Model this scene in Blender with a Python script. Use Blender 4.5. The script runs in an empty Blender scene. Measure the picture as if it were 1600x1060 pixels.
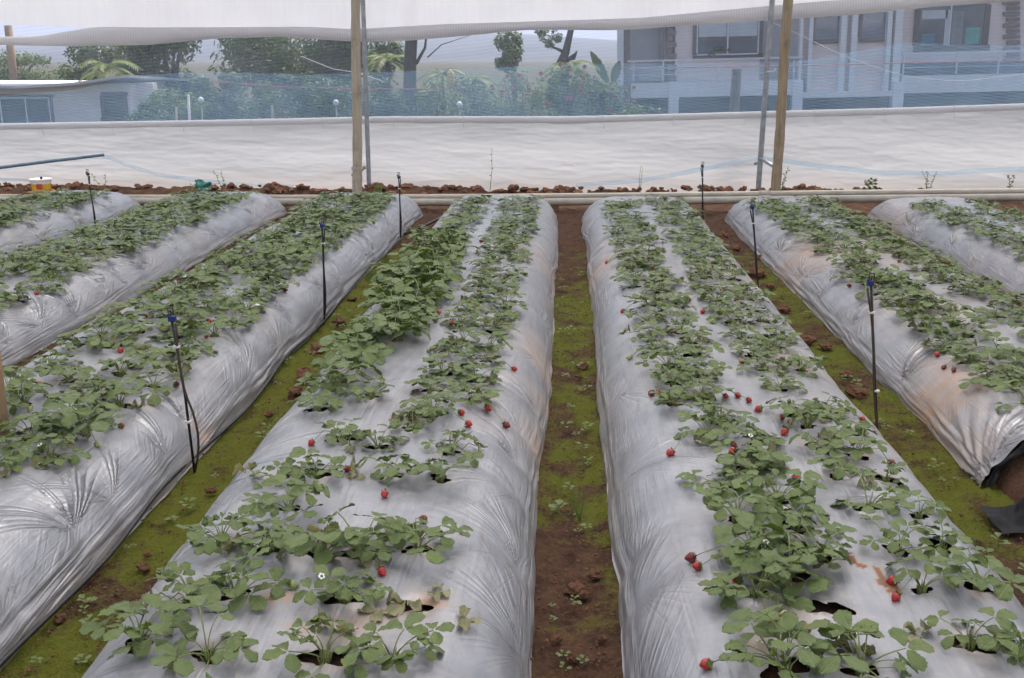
import bpy, math, random
import numpy as np
from mathutils import Vector, Matrix, noise as mnoise

random.seed(11)
RNG = np.random.default_rng(11)
scn = bpy.context.scene
col = scn.collection
R = math.radians

# ------------------------------------------------------------------ camera
EYE = 1.6
F_PX = 1650.0
PITCH = math.atan(440 / F_PX)
YAW = math.atan(88 / F_PX * math.cos(PITCH))
cam_d = bpy.data.cameras.new('camera')
cam = bpy.data.objects.new('camera', cam_d)
col.objects.link(cam)
cam.location = (0, 0, EYE)
cam.rotation_euler = (math.pi / 2 - PITCH, 0, YAW)
cam_d.sensor_width = 36
cam_d.lens = 36 * F_PX / 1600
cam_d.clip_start = 0.05
cam_d.clip_end = 8000
scn.camera = cam

# ------------------------------------------------------------------ light
SUN_EL, SUN_AZ = R(62), R(12)
w = bpy.data.worlds.new('World')
scn.world = w
w.use_nodes = True
nt = w.node_tree
bg = nt.nodes['Background']
sky = nt.nodes.new('ShaderNodeTexSky')
sky.sky_type = 'NISHITA'
sky.sun_disc = False
sky.sun_elevation = SUN_EL
sky.sun_rotation = SUN_AZ
sky.dust_density = 4.0
sky.air_density = 1.0
sky.ozone_density = 1.0
nt.links.new(sky.outputs[0], bg.inputs[0])
bg.inputs[1].default_value = 0.115
sd = bpy.data.lights.new('sun', 'SUN')
sd.energy = 1.9
sd.angle = R(17)
sd.color = (1.0, 0.95, 0.87)
sun = bpy.data.objects.new('sun', sd)
col.objects.link(sun)
dv = Vector((math.sin(SUN_AZ) * math.cos(SUN_EL), math.cos(SUN_AZ) * math.cos(SUN_EL), math.sin(SUN_EL)))
sun.rotation_euler = dv.to_track_quat('Z', 'Y').to_euler()
sun.location = (0, 0, 30)
scn.view_settings.view_transform = 'Standard'
scn.view_settings.look = 'None'
scn.view_settings.gamma = 1
scn.view_settings.use_curve_mapping = False
scn.view_settings.exposure = 1.38
cy = scn.cycles
cy.use_denoising = True
cy.max_bounces = 8
cy.transparent_max_bounces = 24
cy.volume_bounces = 0
cy.sample_clamp_indirect = 6

# ------------------------------------------------------------------ pixel -> place helper
_cp, _sp = math.cos(PITCH), math.sin(PITCH)
_cy, _sy = math.cos(YAW), math.sin(YAW)
FW = Vector((-_sy * _cp, _cy * _cp, -_sp))
RT = Vector((_cy, _sy, 0))
UP = RT.cross(FW)


def ray(px, py):
    return FW + RT * ((px - 800) / F_PX) + UP * ((530 - py) / F_PX)


def at(px, py, Y):
    d = ray(px, py)
    return Vector((0, 0, EYE)) + d * (Y / d.y)


def on(px, py, z=0.0):
    d = ray(px, py)
    return Vector((0, 0, EYE)) + d * ((z - EYE) / d.z)


# ------------------------------------------------------------------ noise
def _hash(ix, iy, seed):
    n = (ix.astype(np.int64) * 374761393 + iy.astype(np.int64) * 668265263 + seed * 1442695041) & 0xFFFFFFFF
    n = ((n ^ (n >> 13)) * 1274126177) & 0xFFFFFFFF
    n = n ^ (n >> 16)
    return (n & 0xFFFF) / 32767.5 - 1.0


def vn(x, y, seed=0):
    x, y = np.broadcast_arrays(np.asarray(x, float), np.asarray(y, float))
    x0, y0 = np.floor(x), np.floor(y)
    fx, fy = x - x0, y - y0
    fx = fx * fx * (3 - 2 * fx)
    fy = fy * fy * (3 - 2 * fy)
    a = _hash(x0, y0, seed); b = _hash(x0 + 1, y0, seed)
    c = _hash(x0, y0 + 1, seed); d = _hash(x0 + 1, y0 + 1, seed)
    return (a * (1 - fx) + b * fx) * (1 - fy) + (c * (1 - fx) + d * fx) * fy


def fbm(x, y, seed=0, o=4):
    t, a, n = 0, 1, 0
    for k in range(o):
        t = t + a * vn(x * 2 ** k, y * 2 ** k, seed + k * 17)
        n += a
        a *= .5
    return t / n


def sstep(a, b, x):
    t = np.clip((x - a) / (b - a), 0, 1)
    return t * t * (3 - 2 * t)


# ------------------------------------------------------------------ object helpers
def link(name, me, parent=None, loc=None):
    o = bpy.data.objects.new(name, me)
    col.objects.link(o)
    if parent is not None:
        o.parent = parent
    if loc is not None:
        o.location = loc
    return o


def tag(o, label=None, cat=None, group=None, kind=None):
    if label: o['label'] = label
    if cat: o['category'] = cat
    if group: o['group'] = group
    if kind: o['kind'] = kind
    return o


def empty(name, loc=(0, 0, 0), rz=0.0):
    o = bpy.data.objects.new(name, None)
    col.objects.link(o)
    o.location = loc
    o.rotation_euler = (0, 0, rz)
    o.empty_display_size = .1
    return o


class MB:
    """collects geometry; build() links it as ONE mesh object"""
    def __init__(s):
        s.v, s.f, s.m = [], [], []

    def add(s, vs, fs, mi=0):
        b = len(s.v)
        s.v.extend([tuple(p) for p in vs])
        s.f.extend([tuple(i + b for i in f) for f in fs])
        s.m.extend([mi] * len(fs))
        return s

    def box(s, a, b, mi=0, rot=None, c=None):
        x0, y0, z0 = a; x1, y1, z1 = b
        vs = [(x0, y0, z0), (x1, y0, z0), (x1, y1, z0), (x0, y1, z0), (x0, y0, z1), (x1, y0, z1), (x1, y1, z1), (x0, y1, z1)]
        if rot is not None:
            vs = [rot @ Vector(p) for p in vs]
        if c is not None:
            vs = [Vector(p) + Vector(c) for p in vs]
        return s.add(vs, [(0, 3, 2, 1), (4, 5, 6, 7), (0, 1, 5, 4), (1, 2, 6, 5), (2, 3, 7, 6), (3, 0, 4, 7)], mi)

    def tube(s, pts, rad, n=8, mi=0, cap=True):
        pts = [Vector(p) for p in pts]
        if not hasattr(rad, '__len__'): rad = [rad] * len(pts)
        vs, fs = [], []
        ref = None
        for i, p in enumerate(pts):
            t = (pts[min(i + 1, len(pts) - 1)] - pts[max(i - 1, 0)]).normalized()
            if ref is None:
                ref = Vector((0, 0, 1)) if abs(t.z) < .9 else Vector((1, 0, 0))
            a = t.cross(ref).normalized()
            b = a.cross(t).normalized()
            ref = b
            for k in range(n):
                th = 2 * math.pi * k / n
                vs.append(p + (a * math.cos(th) + b * math.sin(th)) * rad[i])
        for i in range(len(pts) - 1):
            for k in range(n):
                k2 = (k + 1) % n
                fs.append((i * n + k, i * n + k2, (i + 1) * n + k2, (i + 1) * n + k))
        if cap:
            fs.append(tuple(range(n))[::-1])
            fs.append(tuple((len(pts) - 1) * n + k for k in range(n)))
        return s.add(vs, fs, mi)

    def lathe(s, prof, n=16, c=(0, 0, 0), mi=0, axis=None):
        vs, fs = [], []
        M = axis.to_track_quat('Z', 'X').to_matrix() if axis is not None else Matrix.Identity(3)
        for (r, z) in prof:
            for k in range(n):
                th = 2 * math.pi * k / n
                vs.append(M @ Vector((r * math.cos(th), r * math.sin(th), z)) + Vector(c))
        for i in range(len(prof) - 1):
            for k in range(n):
                k2 = (k + 1) % n
                fs.append((i * n + k, i * n + k2, (i + 1) * n + k2, (i + 1) * n + k))
        return s.add(vs, fs, mi)

    def mesh(s, name, mats, smooth=True):
        me = bpy.data.meshes.new(name)
        me.from_pydata([tuple(p) for p in s.v], [], s.f)
        if not isinstance(mats, (list, tuple)): mats = [mats]
        for m in mats: me.materials.append(m)
        if len(mats) > 1:
            me.polygons.foreach_set('material_index', np.array(s.m, np.int32))
        if smooth:
            me.polygons.foreach_set('use_smooth', np.ones(len(me.polygons), bool))
        me.update()
        return me

    def build(s, name, mats, parent=None, loc=None, smooth=False):
        o = link(name, s.mesh(name, mats, smooth), parent, loc)
        return o


def np_mesh(name, V, Q, mats, smooth=True, mi=None, uv=None, attrs=None):
    """V (n,3), Q (m,k) all faces k-gons"""
    me = bpy.data.meshes.new(name)
    V = np.asarray(V, np.float32); Q = np.asarray(Q, np.int32)
    m, k = Q.shape
    me.vertices.add(len(V)); me.vertices.foreach_set('co', V.ravel())
    me.loops.add(m * k); me.loops.foreach_set('vertex_index', Q.ravel())
    me.polygons.add(m)
    me.polygons.foreach_set('loop_start', np.arange(0, m * k, k, dtype=np.int32))
    if not isinstance(mats, (list, tuple)): mats = [mats]
    for mm in mats: me.materials.append(mm)
    if mi is not None: me.polygons.foreach_set('material_index', np.asarray(mi, np.int32))
    if smooth: me.polygons.foreach_set('use_smooth', np.ones(m, bool))
    if uv is not None:
        l = me.uv_layers.new(name='UVMap')
        l.data.foreach_set('uv', np.asarray(uv, np.float32)[Q.ravel()].ravel())
    for an, av in (attrs or {}).items():
        a = me.attributes.new(an, 'FLOAT', 'POINT')
        a.data.foreach_set('value', np.asarray(av, np.float32))
    me.update(calc_edges=True)
    me.validate()
    return me


def grid_quads(nr, nc):
    i = np.arange(nr - 1)[:, None] * nc + np.arange(nc - 1)[None, :]
    i = i.ravel()
    return np.stack([i, i + 1, i + nc + 1, i + nc], 1)


# ------------------------------------------------------------------ materials
class NT:
    def __init__(s, name):
        s.mat = bpy.data.materials.new(name)
        s.mat.use_nodes = True
        s.t = s.mat.node_tree
        s.bsdf = s.t.nodes['Principled BSDF']
        s.out = s.t.nodes['Material Output']

    def n(s, typ, **kw):
        nd = s.t.nodes.new('ShaderNode' + typ)
        for k, v in kw.items():
            if k.startswith('i_'):
                key = k[2:]
                key = int(key) if key.isdigit() else key.replace('_', ' ')
                if hasattr(v, 'is_linked'): s.t.links.new(v, nd.inputs[key])
                else: nd.inputs[key].default_value = v
            else: setattr(nd, k, v)
        return nd

    def l(s, a, b): s.t.links.new(a, b)

    def set(s, **kw):
        for k, v in kw.items():
            i = s.bsdf.inputs[k.replace('_', ' ')]
            if hasattr(v, 'is_linked'): s.l(v, i)
            else: i.default_value = v

    def mix(s, fac, a, b, typ='MIX'):
        nd = s.t.nodes.new('ShaderNodeMix'); nd.data_type = 'RGBA'; nd.blend_type = typ
        for key, v in ((0, fac), (6, a), (7, b)):
            if hasattr(v, 'is_linked'): s.l(v, nd.inputs[key])
            else: nd.inputs[key].default_value = v if key == 0 else tuple(v) + ((1,) if len(v) == 3 else ())
        return nd.outputs[2]

    def math(s, op, a, b=0.0, c=0.0, clamp=False):
        nd = s.t.nodes.new('ShaderNodeMath'); nd.operation = op; nd.use_clamp = clamp
        for i, v in enumerate((a, b, c)):
            if hasattr(v, 'is_linked'): s.l(v, nd.inputs[i])
            else: nd.inputs[i].default_value = v
        return nd.outputs[0]

    def ramp(s, fac, stops):
        nd = s.t.nodes.new('ShaderNodeValToRGB')
        e = nd.color_ramp.elements
        while len(e) < len(stops): e.new(.5)
        for el, (p, c) in zip(e, stops):
            el.position = p
            el.color = (c, c, c, 1) if not hasattr(c, '__len__') else tuple(c) + (1,)
        s.l(fac, nd.inputs[0])
        return nd.outputs[0]

    def coord(s, which='Object'): return s.n('TexCoord').outputs[which]

    def noise(s, vec, scale, detail=4, rough=.55):
        return s.n('TexNoise', i_Vector=vec, i_Scale=scale, i_Detail=float(detail), i_Roughness=rough).outputs[0]

    def bump(s, h, strength=.3, dist=.01):
        b = s.n('Bump', i_Strength=strength, i_Distance=dist, i_Height=h)
        s.l(b.outputs[0], s.bsdf.inputs['Normal'])
        return b

    def surf(s, sh): s.l(sh, s.out.inputs[0])


def simple(name, c, rough=.6, var=.15, scale=30, metal=0.0, bump=.15, spec=.4):
    m = NT(name)
    co = m.coord()
    nz = m.noise(co, scale, 5)
    dk = tuple(x * (1 - var) for x in c); lt = tuple(min(1, x * (1 + var)) for x in c)
    m.set(Base_Color=m.mix(m.ramp(nz, [(.3, 0.), (.7, 1.)]), dk, lt), Roughness=rough, Metallic=metal, Specular_IOR_Level=spec)
    if bump: m.bump(nz, bump, .004)
    return m.mat


def film_material():
    m = NT('silver_mulch_film')
    uv = m.n('UVMap').outputs[0]
    st = m.n('Attribute', attribute_name='stain').outputs['Fac']
    mp = m.n('Mapping', i_Vector=uv); mp.inputs['Scale'].default_value = (1, 1, 1)
    n1 = m.noise(uv, 6, 6, .6)
    n2 = m.noise(uv, 60, 4, .6)
    gray = m.mix(m.ramp(n1, [(.3, 0.), (.7, 1.)]), (.24, .245, .256), (.325, .328, .337))
    dust = m.ramp(m.math('ADD', m.math('MULTIPLY', n2, .6), m.math('MULTIPLY', n1, .4)), [(.5, 0.), (.68, .5)])
    gray = m.mix(dust, gray, (.40, .37, .34))
    ms = m.n('Mapping', i_Vector=uv); ms.inputs['Scale'].default_value = (34, 3.2, 1); ms.inputs['Rotation'].default_value = (0, 0, R(5))
    ms2 = m.n('Mapping', i_Vector=uv); ms2.inputs['Scale'].default_value = (7, 16, 1); ms2.inputs['Rotation'].default_value = (0, 0, R(-20))
    streak = m.ramp(m.noise(ms.outputs[0], 1.0, 5, .65), [(.52, 0.), (.72, .55)])
    gray = m.mix(streak, gray, (.20, .185, .17))
    sf = m.math('MULTIPLY', st, m.math('MULTIPLY', m.ramp(n2, [(.3, .5), (.62, 1.15)]), m.ramp(m.noise(ms2.outputs[0], 1.0, 5, .65), [(.36, .35), (.6, 1.1)])), clamp=True)
    c = m.mix(sf, gray, (.36, .235, .15))
    c = m.mix(m.math('SUBTRACT', st, 1.0, clamp=True), c, (.19, .085, .045))
    # dark under side
    spk = m.ramp(m.noise(uv, 130, 2, .5), [(.79, 0.), (.82, .7)])
    c = m.mix(spk, c, (.10, .06, .04))
    bf = m.n('NewGeometry').outputs['Backfacing']
    c = m.mix(bf, c, (.012, .012, .013))
    m.set(Base_Color=c, Metallic=m.math('MULTIPLY', m.math('SUBTRACT', 1.0, sf, clamp=True), .5), Specular_IOR_Level=.5)
    m.set(Roughness=m.math('ADD', .31, m.math('ADD', m.math('MULTIPLY', n2, .12), m.math('MULTIPLY', sf, .25))))
    # fine crinkles: along the bed on top, down the side near the hem
    ma = m.n('Mapping', i_Vector=uv); ma.inputs['Scale'].default_value = (70, 9, 1); ma.inputs['Rotation'].default_value = (0, 0, R(8))
    mb_ = m.n('Mapping', i_Vector=uv); mb_.inputs['Scale'].default_value = (8, 55, 1); mb_.inputs['Rotation'].default_value = (0, 0, R(-14))
    na = m.noise(ma.outputs[0], 1.0, 3)
    nb = m.noise(mb_.outputs[0], 1.0, 3)
    sx = m.n('SeparateXYZ', i_0=uv).outputs[0]
    side = m.ramp(m.math('ABSOLUTE', sx), [(.38, 0.), (.58, 1.)])
    sep = m.n('SeparateXYZ', i_0=uv)
    fold_uv = m.n('CombineXYZ', i_0=m.math('ABSOLUTE', sep.outputs[0]), i_1=sep.outputs[1], i_2=m.math('SIGN', sep.outputs[0])).outputs[0]
    rid = lambda v: m.math('ABSOLUTE', m.math('SUBTRACT', v, .5))

    def lines(angle, across, along, dist):
        mp_ = m.n('Mapping', i_Vector=fold_uv); mp_.vector_type = 'POINT'
        rot = m.n('VectorRotate', i_Vector=fold_uv, i_Angle=angle)
        ml = m.n('Mapping', i_Vector=rot.outputs[0]); ml.inputs['Scale'].default_value = (across, along, 1)
        return rid(m.n('TexNoise', i_Vector=ml.outputs[0], i_Scale=1.0, i_Detail=2.0, i_Distortion=dist).outputs[0])
    la = lines(R(-27), 40, 2.4, .25)      # pulled lines running up and along the side
    lb = lines(R(-3), 44, 1.6, .3)        # pleats along the hem
    lc = lines(R(2), 30, 1.1, .2)         # long stretch lines on the top
    sel = m.ramp(m.noise(uv, 1.3, 2), [(.44, 0.), (.56, 1.)])
    hemm = m.ramp(m.math('ABSOLUTE', sx), [(.56, 0.), (.62, 1.)])
    hs = m.n('Mix', data_type='FLOAT', i_0=m.math('MAXIMUM', sel, hemm), i_2=la, i_3=lb).outputs[0]
    msk = m.ramp(m.noise(uv, 3.2, 3), [(.38, .12), (.62, 1.)])
    h = m.math('MULTIPLY', m.math('MULTIPLY', m.math('MULTIPLY', hs, side), msk), .019)
    h = m.math('ADD', h, m.math('MULTIPLY', m.math('MULTIPLY', lc, m.math('SUBTRACT', 1.0, side)), m.math('MULTIPLY', msk, .0085)))
    h = m.math('ADD', h, m.math('MULTIPLY', m.noise(uv, 18, 2), .0008))
    for q in ('0', '1'):
        ph = m.n('Attribute', attribute_name='fold_phase' + q).outputs['Fac']
        am = m.n('Attribute', attribute_name='fold_amp' + q).outputs['Fac']
        ph = m.math('ADD', ph, m.math('MULTIPLY', m.noise(uv, 9, 2), .9))
        wv = m.math('POWER', m.math('ABSOLUTE', m.math('SINE', ph)), .65)
        h = m.math('ADD', h, m.math('MULTIPLY', m.math('MULTIPLY', wv, am), m.math('ADD', .35, m.noise(uv, 9, 2))))
    b = m.n('Bump', i_Strength=1.0, i_Distance=1.0, i_Height=h)
    m.l(b.outputs[0], m.bsdf.inputs['Normal'])
    return m.mat


def soil_material(moss=True):
    m = NT('red_soil_moss' if moss else 'red_soil')
    co = m.coord()
    n1 = m.noise(co, 9, 8, .65); n2 = m.noise(co, 70, 6, .7); n3 = m.noise(co, 260, 3, .6)
    soil = m.mix(m.ramp(n1, [(.35, 0.), (.65, 1.)]), (.033, .0185, .0115), (.098, .052, .031))
    soil = m.mix(m.ramp(n2, [(.45, 0.), (.75, .7)]), soil, (.15, .076, .043))
    c = soil
    if moss:
        a = m.n('Attribute', attribute_name='moss').outputs['Fac']
        f = m.math('ADD', a, m.math('MULTIPLY', m.math('SUBTRACT', n2, .5), 1.1))
        f = m.math('ADD', f, m.math('MULTIPLY', m.math('SUBTRACT', n1, .5), 1.0))
        f = m.ramp(f, [(.36, 0.), (.62, 1.)])
        g = m.mix(m.ramp(n3, [(.3, 0.), (.7, 1.)]), (.046, .054, .005), (.145, .154, .019))
        c = m.mix(f, soil, g)
    m.set(Base_Color=c, Roughness=.95, Specular_IOR_Level=.15)
    m.bump(m.math('ADD', m.math('MULTIPLY', n2, .7), m.math('MULTIPLY', n3, .35)), .9, .012)
    return m.mat


def leaf_material(name, dark, light, under, transl=.25, veins=True, rough=.5, yellow=0.0):
    m = NT(name)
    r = m.math('FRACT', m.math('ADD', m.n('ObjectInfo').outputs['Random'], m.n('NewGeometry').outputs['Random Per Island']))
    c = m.mix(r, dark, light)
    r2 = m.math('FRACT', m.math('MULTIPLY', r, 7.31))
    c = m.mix(m.ramp(r2, [(.72, 0.), (.95, .75)]), c, tuple(min(1, a * k) for a, k in zip(light, (1.45, 1.35, 1.1))))
    c = m.mix(m.ramp(m.math('FRACT', m.math('MULTIPLY', r, 13.7)), [(.7, 0.), (.9, .6)]), c, tuple(a * .6 for a in dark))
    if yellow:
        c = m.mix(m.ramp(r, [(1 - yellow, 0.), (1 - yellow + .03, .6)]), c, (.20, .19, .04))
    nz = m.noise(m.coord(), 45, 3)
    c = m.mix(m.ramp(nz, [(.3, .0), (.75, .35)]), c, tuple(x * .6 for x in dark))
    h = nz
    if veins:
        uv = m.n('UVMap').outputs[0]
        sx = m.n('SeparateXYZ', i_0=uv)
        au = m.math('ABSOLUTE', sx.outputs[0])
        ph = m.math('SUBTRACT', m.math('MULTIPLY', sx.outputs[1], 8.0), m.math('MULTIPLY', au, 3.2))
        v = m.math('ABSOLUTE', m.math('SUBTRACT', m.math('FRACT', ph), .5))
        vein = m.ramp(v, [(.0, 1.), (.16, 0.)])
        mid = m.ramp(au, [(.0, 1.), (.09, 0.)])
        ve = m.math('MAXIMUM', vein, mid)
        c = m.mix(m.math('MULTIPLY', ve, .38), c, tuple(min(1, x * 2.2) for x in light))
        h = m.math('SUBTRACT', m.math('MULTIPLY', nz, .2), ve)
    bf = m.n('NewGeometry').outputs['Backfacing']
    c = m.mix(m.math('MULTIPLY', bf, .75), c, under)
    m.set(Base_Color=c, Roughness=rough, Specular_IOR_Level=.20)
    m.bump(h, .5, .002)
    if transl:
        tr = m.n('BsdfTranslucent', i_Color=m.mix(.5, c, (.16, .24, .03)))
        mx = m.n('MixShader', i_0=transl, i_1=m.bsdf.outputs[0], i_2=tr.outputs[0])
        m.surf(mx.outputs[0])
    return m.mat


def net_material(name, c, a_lo, a_hi, period, angle, distort=1.5, weave=None, tr=.6):
    m = NT(name)
    co = m.coord()
    mp = m.n('Mapping', i_Vector=co); mp.inputs['Rotation'].default_value = (0, angle, 0)
    wv = m.n('TexWave', i_Vector=mp.outputs[0], i_Scale=math.pi * 2 / period / 20.0 * 1.0, i_Distortion=distort, i_Detail=1.0)
    wv.bands_direction = 'Z'
    wv.inputs['Detail Scale'].default_value = .25
    a = m.n('MapRange', i_0=wv.outputs[1], i_3=a_lo, i_4=a_hi).outputs[0]
    nz = m.noise(co, 1.2, 3)
    a = m.math('ADD', a, m.math('MULTIPLY', m.math('SUBTRACT', nz, .5), .25), clamp=True)
    df = m.n('BsdfDiffuse', i_Color=c + (1,))
    tl = m.n('BsdfTranslucent', i_Color=c + (1,))
    mx = m.n('MixShader', i_0=tr, i_1=df.outputs[0], i_2=tl.outputs[0])
    tp = m.n('BsdfTransparent')
    m2 = m.n('MixShader', i_0=a, i_1=tp.outputs[0], i_2=mx.outputs[0])
    m.surf(m2.outputs[0])
    return m.mat


def sheet_material(name, c, alpha, tr=.5, dirt=(.5, .36, .26), horiz=True):
    m = NT(name)
    co = m.coord()
    mp = m.n('Mapping', i_Vector=co); mp.inputs['Scale'].default_value = (.8, 1, 7) if horiz else (9, 1, .6)
    n1 = m.noise(mp.outputs[0], 2.5, 6, .6); n2 = m.noise(co, 26, 4)
    z = m.n('SeparateXYZ', i_0=co).outputs[2]
    low = m.ramp(m.math('ADD', z, m.math('MULTIPLY', m.math('SUBTRACT', n1, .5), .3)), [(.0, .75), (.32, .0)])
    cc = m.mix(m.ramp(n1, [(.35, 0.), (.7, .5)]), c, tuple(x * .92 for x in c))
    cc = m.mix(m.math('MULTIPLY', low, .55) if horiz else 0.0, cc, dirt)
    sp = m.ramp(m.noise(co, 55, 2), [(.70, 0.), (.74, .35)])
    cc = m.mix(sp, cc, (.35, .3, .25))
    df = m.n('BsdfDiffuse', i_Color=cc); tl = m.n('BsdfTranslucent', i_Color=cc)
    mc = m.n('Mapping', i_Vector=co); mc.inputs['Scale'].default_value = (5, 1, 26) if horiz else (30, 1, 2); mc.inputs['Rotation'].default_value = (0, R(7), 0)
    n3 = m.n('TexNoise', i_Vector=mc.outputs[0], i_Scale=1.0, i_Detail=4.0, i_Distortion=1.2).outputs[0]
    b = m.n('Bump', i_Strength=.12 if horiz else .2, i_Distance=.03, i_Height=m.math('ADD', m.math('MULTIPLY', n1, .25), n3))
    m.l(b.outputs[0], tl.inputs['Normal'])
    m.l(b.outputs[0], df.inputs['Normal'])
    mx = m.n('MixShader', i_0=tr, i_1=df.outputs[0], i_2=tl.outputs[0])
    m2 = m.n('MixShader', i_0=alpha, i_1=m.n('BsdfTransparent').outputs[0], i_2=mx.outputs[0])
    m.surf(m2.outputs[0])
    return m.mat


def wood_material(name, a, b):
    m = NT(name)
    co = m.coord()
    mp = m.n('Mapping', i_Vector=co); mp.inputs['Scale'].default_value = (30, 30, 2)
    n1 = m.noise(mp.outputs[0], 1.5, 6, .65)
    n2 = m.noise(co, 7, 3)
    c = m.mix(m.ramp(n1, [(.3, 0.), (.7, 1.)]), a, b)
    c = m.mix(m.ramp(n2, [(.5, 0.), (.7, .5)]), c, tuple(x * .55 for x in a))
    m.set(Base_Color=c, Roughness=.75, Specular_IOR_Level=.3)
    m.bump(n1, .5, .004)
    return m.mat


M = {}
M['film'] = film_material()
M['soil'] = soil_material(True)
M['clod'] = simple('red_clod', (.165, .083, .050), .95, .45, 60, bump=.9, spec=.1)
M['leaf'] = leaf_material('strawberry_leaf', (.038, .075, .007), (.118, .168, .025), (.14, .18, .07), .15, yellow=.08, rough=.40)
M['dryleaf'] = leaf_material('withered_leaf', (.17, .15, .06), (.30, .28, .13), (.28, .27, .16), .15)
M['petiole'] = simple('petiole', (.17, .20, .06), .5, .2, 40, bump=0)
M['weed'] = leaf_material('weed_leaf', (.06, .10, .018), (.12, .165, .036), (.2, .25, .1), .3, veins=False)
M['calyx'] = simple('calyx', (.12, .17, .045), .6, .2, 40, bump=0)


def fruit_mat(name, c, c2):
    m = NT(name)
    co = m.coord()
    vo = m.n('TexVoronoi', i_Vector=co, i_Scale=260.0)
    seed = m.ramp(vo.outputs['Distance'], [(.12, 1.), (.26, 0.)])
    z = m.n('SeparateXYZ', i_0=co).outputs[2]
    base = m.mix(m.ramp(m.math('MULTIPLY', z, 40.0), [(.0, 0.), (.9, .6)]), c, c2)
    m.set(Base_Color=m.mix(m.math('MULTIPLY', seed, .75), base, (.35, .22, .05)), Roughness=.32, Specular_IOR_Level=.5)
    m.bump(m.math('SUBTRACT', 1.0, seed), .5, .0015)
    return m.mat


M['ripe'] = fruit_mat('ripe_fruit', (.36, .018, .016), (.30, .03, .02))
M['dark'] = fruit_mat('overripe_fruit', (.15, .014, .014), (.12, .02, .015))
M['green'] = fruit_mat('unripe_fruit', (.33, .36, .14), (.25, .30, .09))
M['petal'] = simple('petal', (.8, .8, .74), .6, .05, bump=0)
M['black'] = simple('black_plastic', (.010, .010, .011), .6, .3, 20, spec=.15)
M['tube'] = simple('black_tube', (.016, .015, .015), .4, .3, 12)
M['tube2'] = simple('brown_tube', (.055, .032, .022), .5, .3, 12)
M['blue'] = simple('blue_plastic', (.014, .026, .13), .4, .2, 30, bump=0)
M['tie'] = simple('white_tie', (.6, .58, .52), .6, .1, bump=0)
M['bamboo'] = wood_material('weathered_bamboo', (.30, .245, .18), (.44, .375, .29))
M['wood'] = wood_material('brown_wood', (.22, .165, .10), (.34, .27, .18))
M['wood2'] = wood_material('tan_wood', (.30, .19, .105), (.42, .28, .165))
M['steel'] = simple('galvanised_steel', (.30, .32, .33), .45, .25, 14, metal=.5)
M['pvc'] = simple('cream_pvc', (.34, .31, .25), .5, .16, 6, bump=.05)
M['ribbon'] = net_material('blue_hem', (.55, .78, .95), .42, .5, .004, .3)
M['net'] = net_material('insect_net', (.48, .54, .63), .09, .145, .040, R(6), 2.0)
M['bluenet'] = net_material('blue_net', (.26, .43, .62), .13, .29, .036, R(-9), 2.5)
M['curtain'] = sheet_material('white_curtain', (.68, .675, .70), .97, .62, horiz=False)
M['roll'] = net_material('curtain_roll', (.60, .59, .60), .84, .95, .03, R(90), .2, tr=.5)
M['sheet'] = sheet_material('white_ground_sheet', (.62, .622, .635), .95, .5)
M['rope'] = simple('pale_rope', (.6, .6, .6), .7, .1, bump=0)
M['redwire'] = simple('red_wire', (.32, .07, .06), .6, .1, bump=0)


# ------------------------------------------------------------------ setting: ground, paths, hills, haze
PITCH_X = 1.42
HB, WB = .25, .585
BED = {}     # key -> dict(cx, y0, y1)


def edgewob(k, y, side):
    return .016 * vn(y * 1.3, side * 3.3, 41 + k) + .006 * vn(y * 5, side * 7.1, 61 + k)


for k, cx, y0, y1 in ((0, -.665, 1.0, 10.98), (1, .75, 1.0, 10.95), (-1, -2.09, 1.6, 11.1), (2, 2.19, 3.86, 10.95),
                      (-2, -3.53, 1.6, 11.1), (3, 3.63, 2.6, 11.0), (-3, -5.06, 2.4, 11.1), (4, 5.08, 4.0, 10.75), (-4, -6.5, 4.0, 10.85)):
    BED[k] = dict(cx=cx, y0=y0, y1=y1)

_sg = np.linspace(-1, 1, 1201)
_zg = HB * np.maximum(1 - np.abs(_sg) ** 4.8, 0) ** .78
_xg = _sg * WB
_arc = np.concatenate([[0], np.cumsum(np.hypot(np.diff(_xg), np.diff(_zg)))])
_arc -= _arc[-1] / 2
S_MAX = _arc[-1]


def end_factor(y, b):
    e = np.clip((b['y1'] - y) / .30, 0, 1)
    f = np.sqrt(np.maximum(1 - (1 - e) ** 2.6, 0))
    e2 = np.clip((y - b['y0'] + .28) / .45, 0, 1)
    return f * np.sqrt(np.maximum(1 - (1 - e2) ** 2.4, 0))


def bed_low(k, x, y):
    return .008 * vn(x * 2.6 + y * .4, y * 1.7 - x * .5, 90 + k) + .003 * vn(x * 7.3, y * 6.1, 120 + k)


def bed_z(k, x, y):
    b = BED[k]
    u = np.clip(np.abs(x - b['cx']) / WB, 0, 1)
    z = HB * np.maximum(1 - u ** 4.8, 0) ** .78 * end_factor(np.asarray(y, float), b)
    return float(z + bed_low(k, x, y) * (1 - u ** 4))


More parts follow.
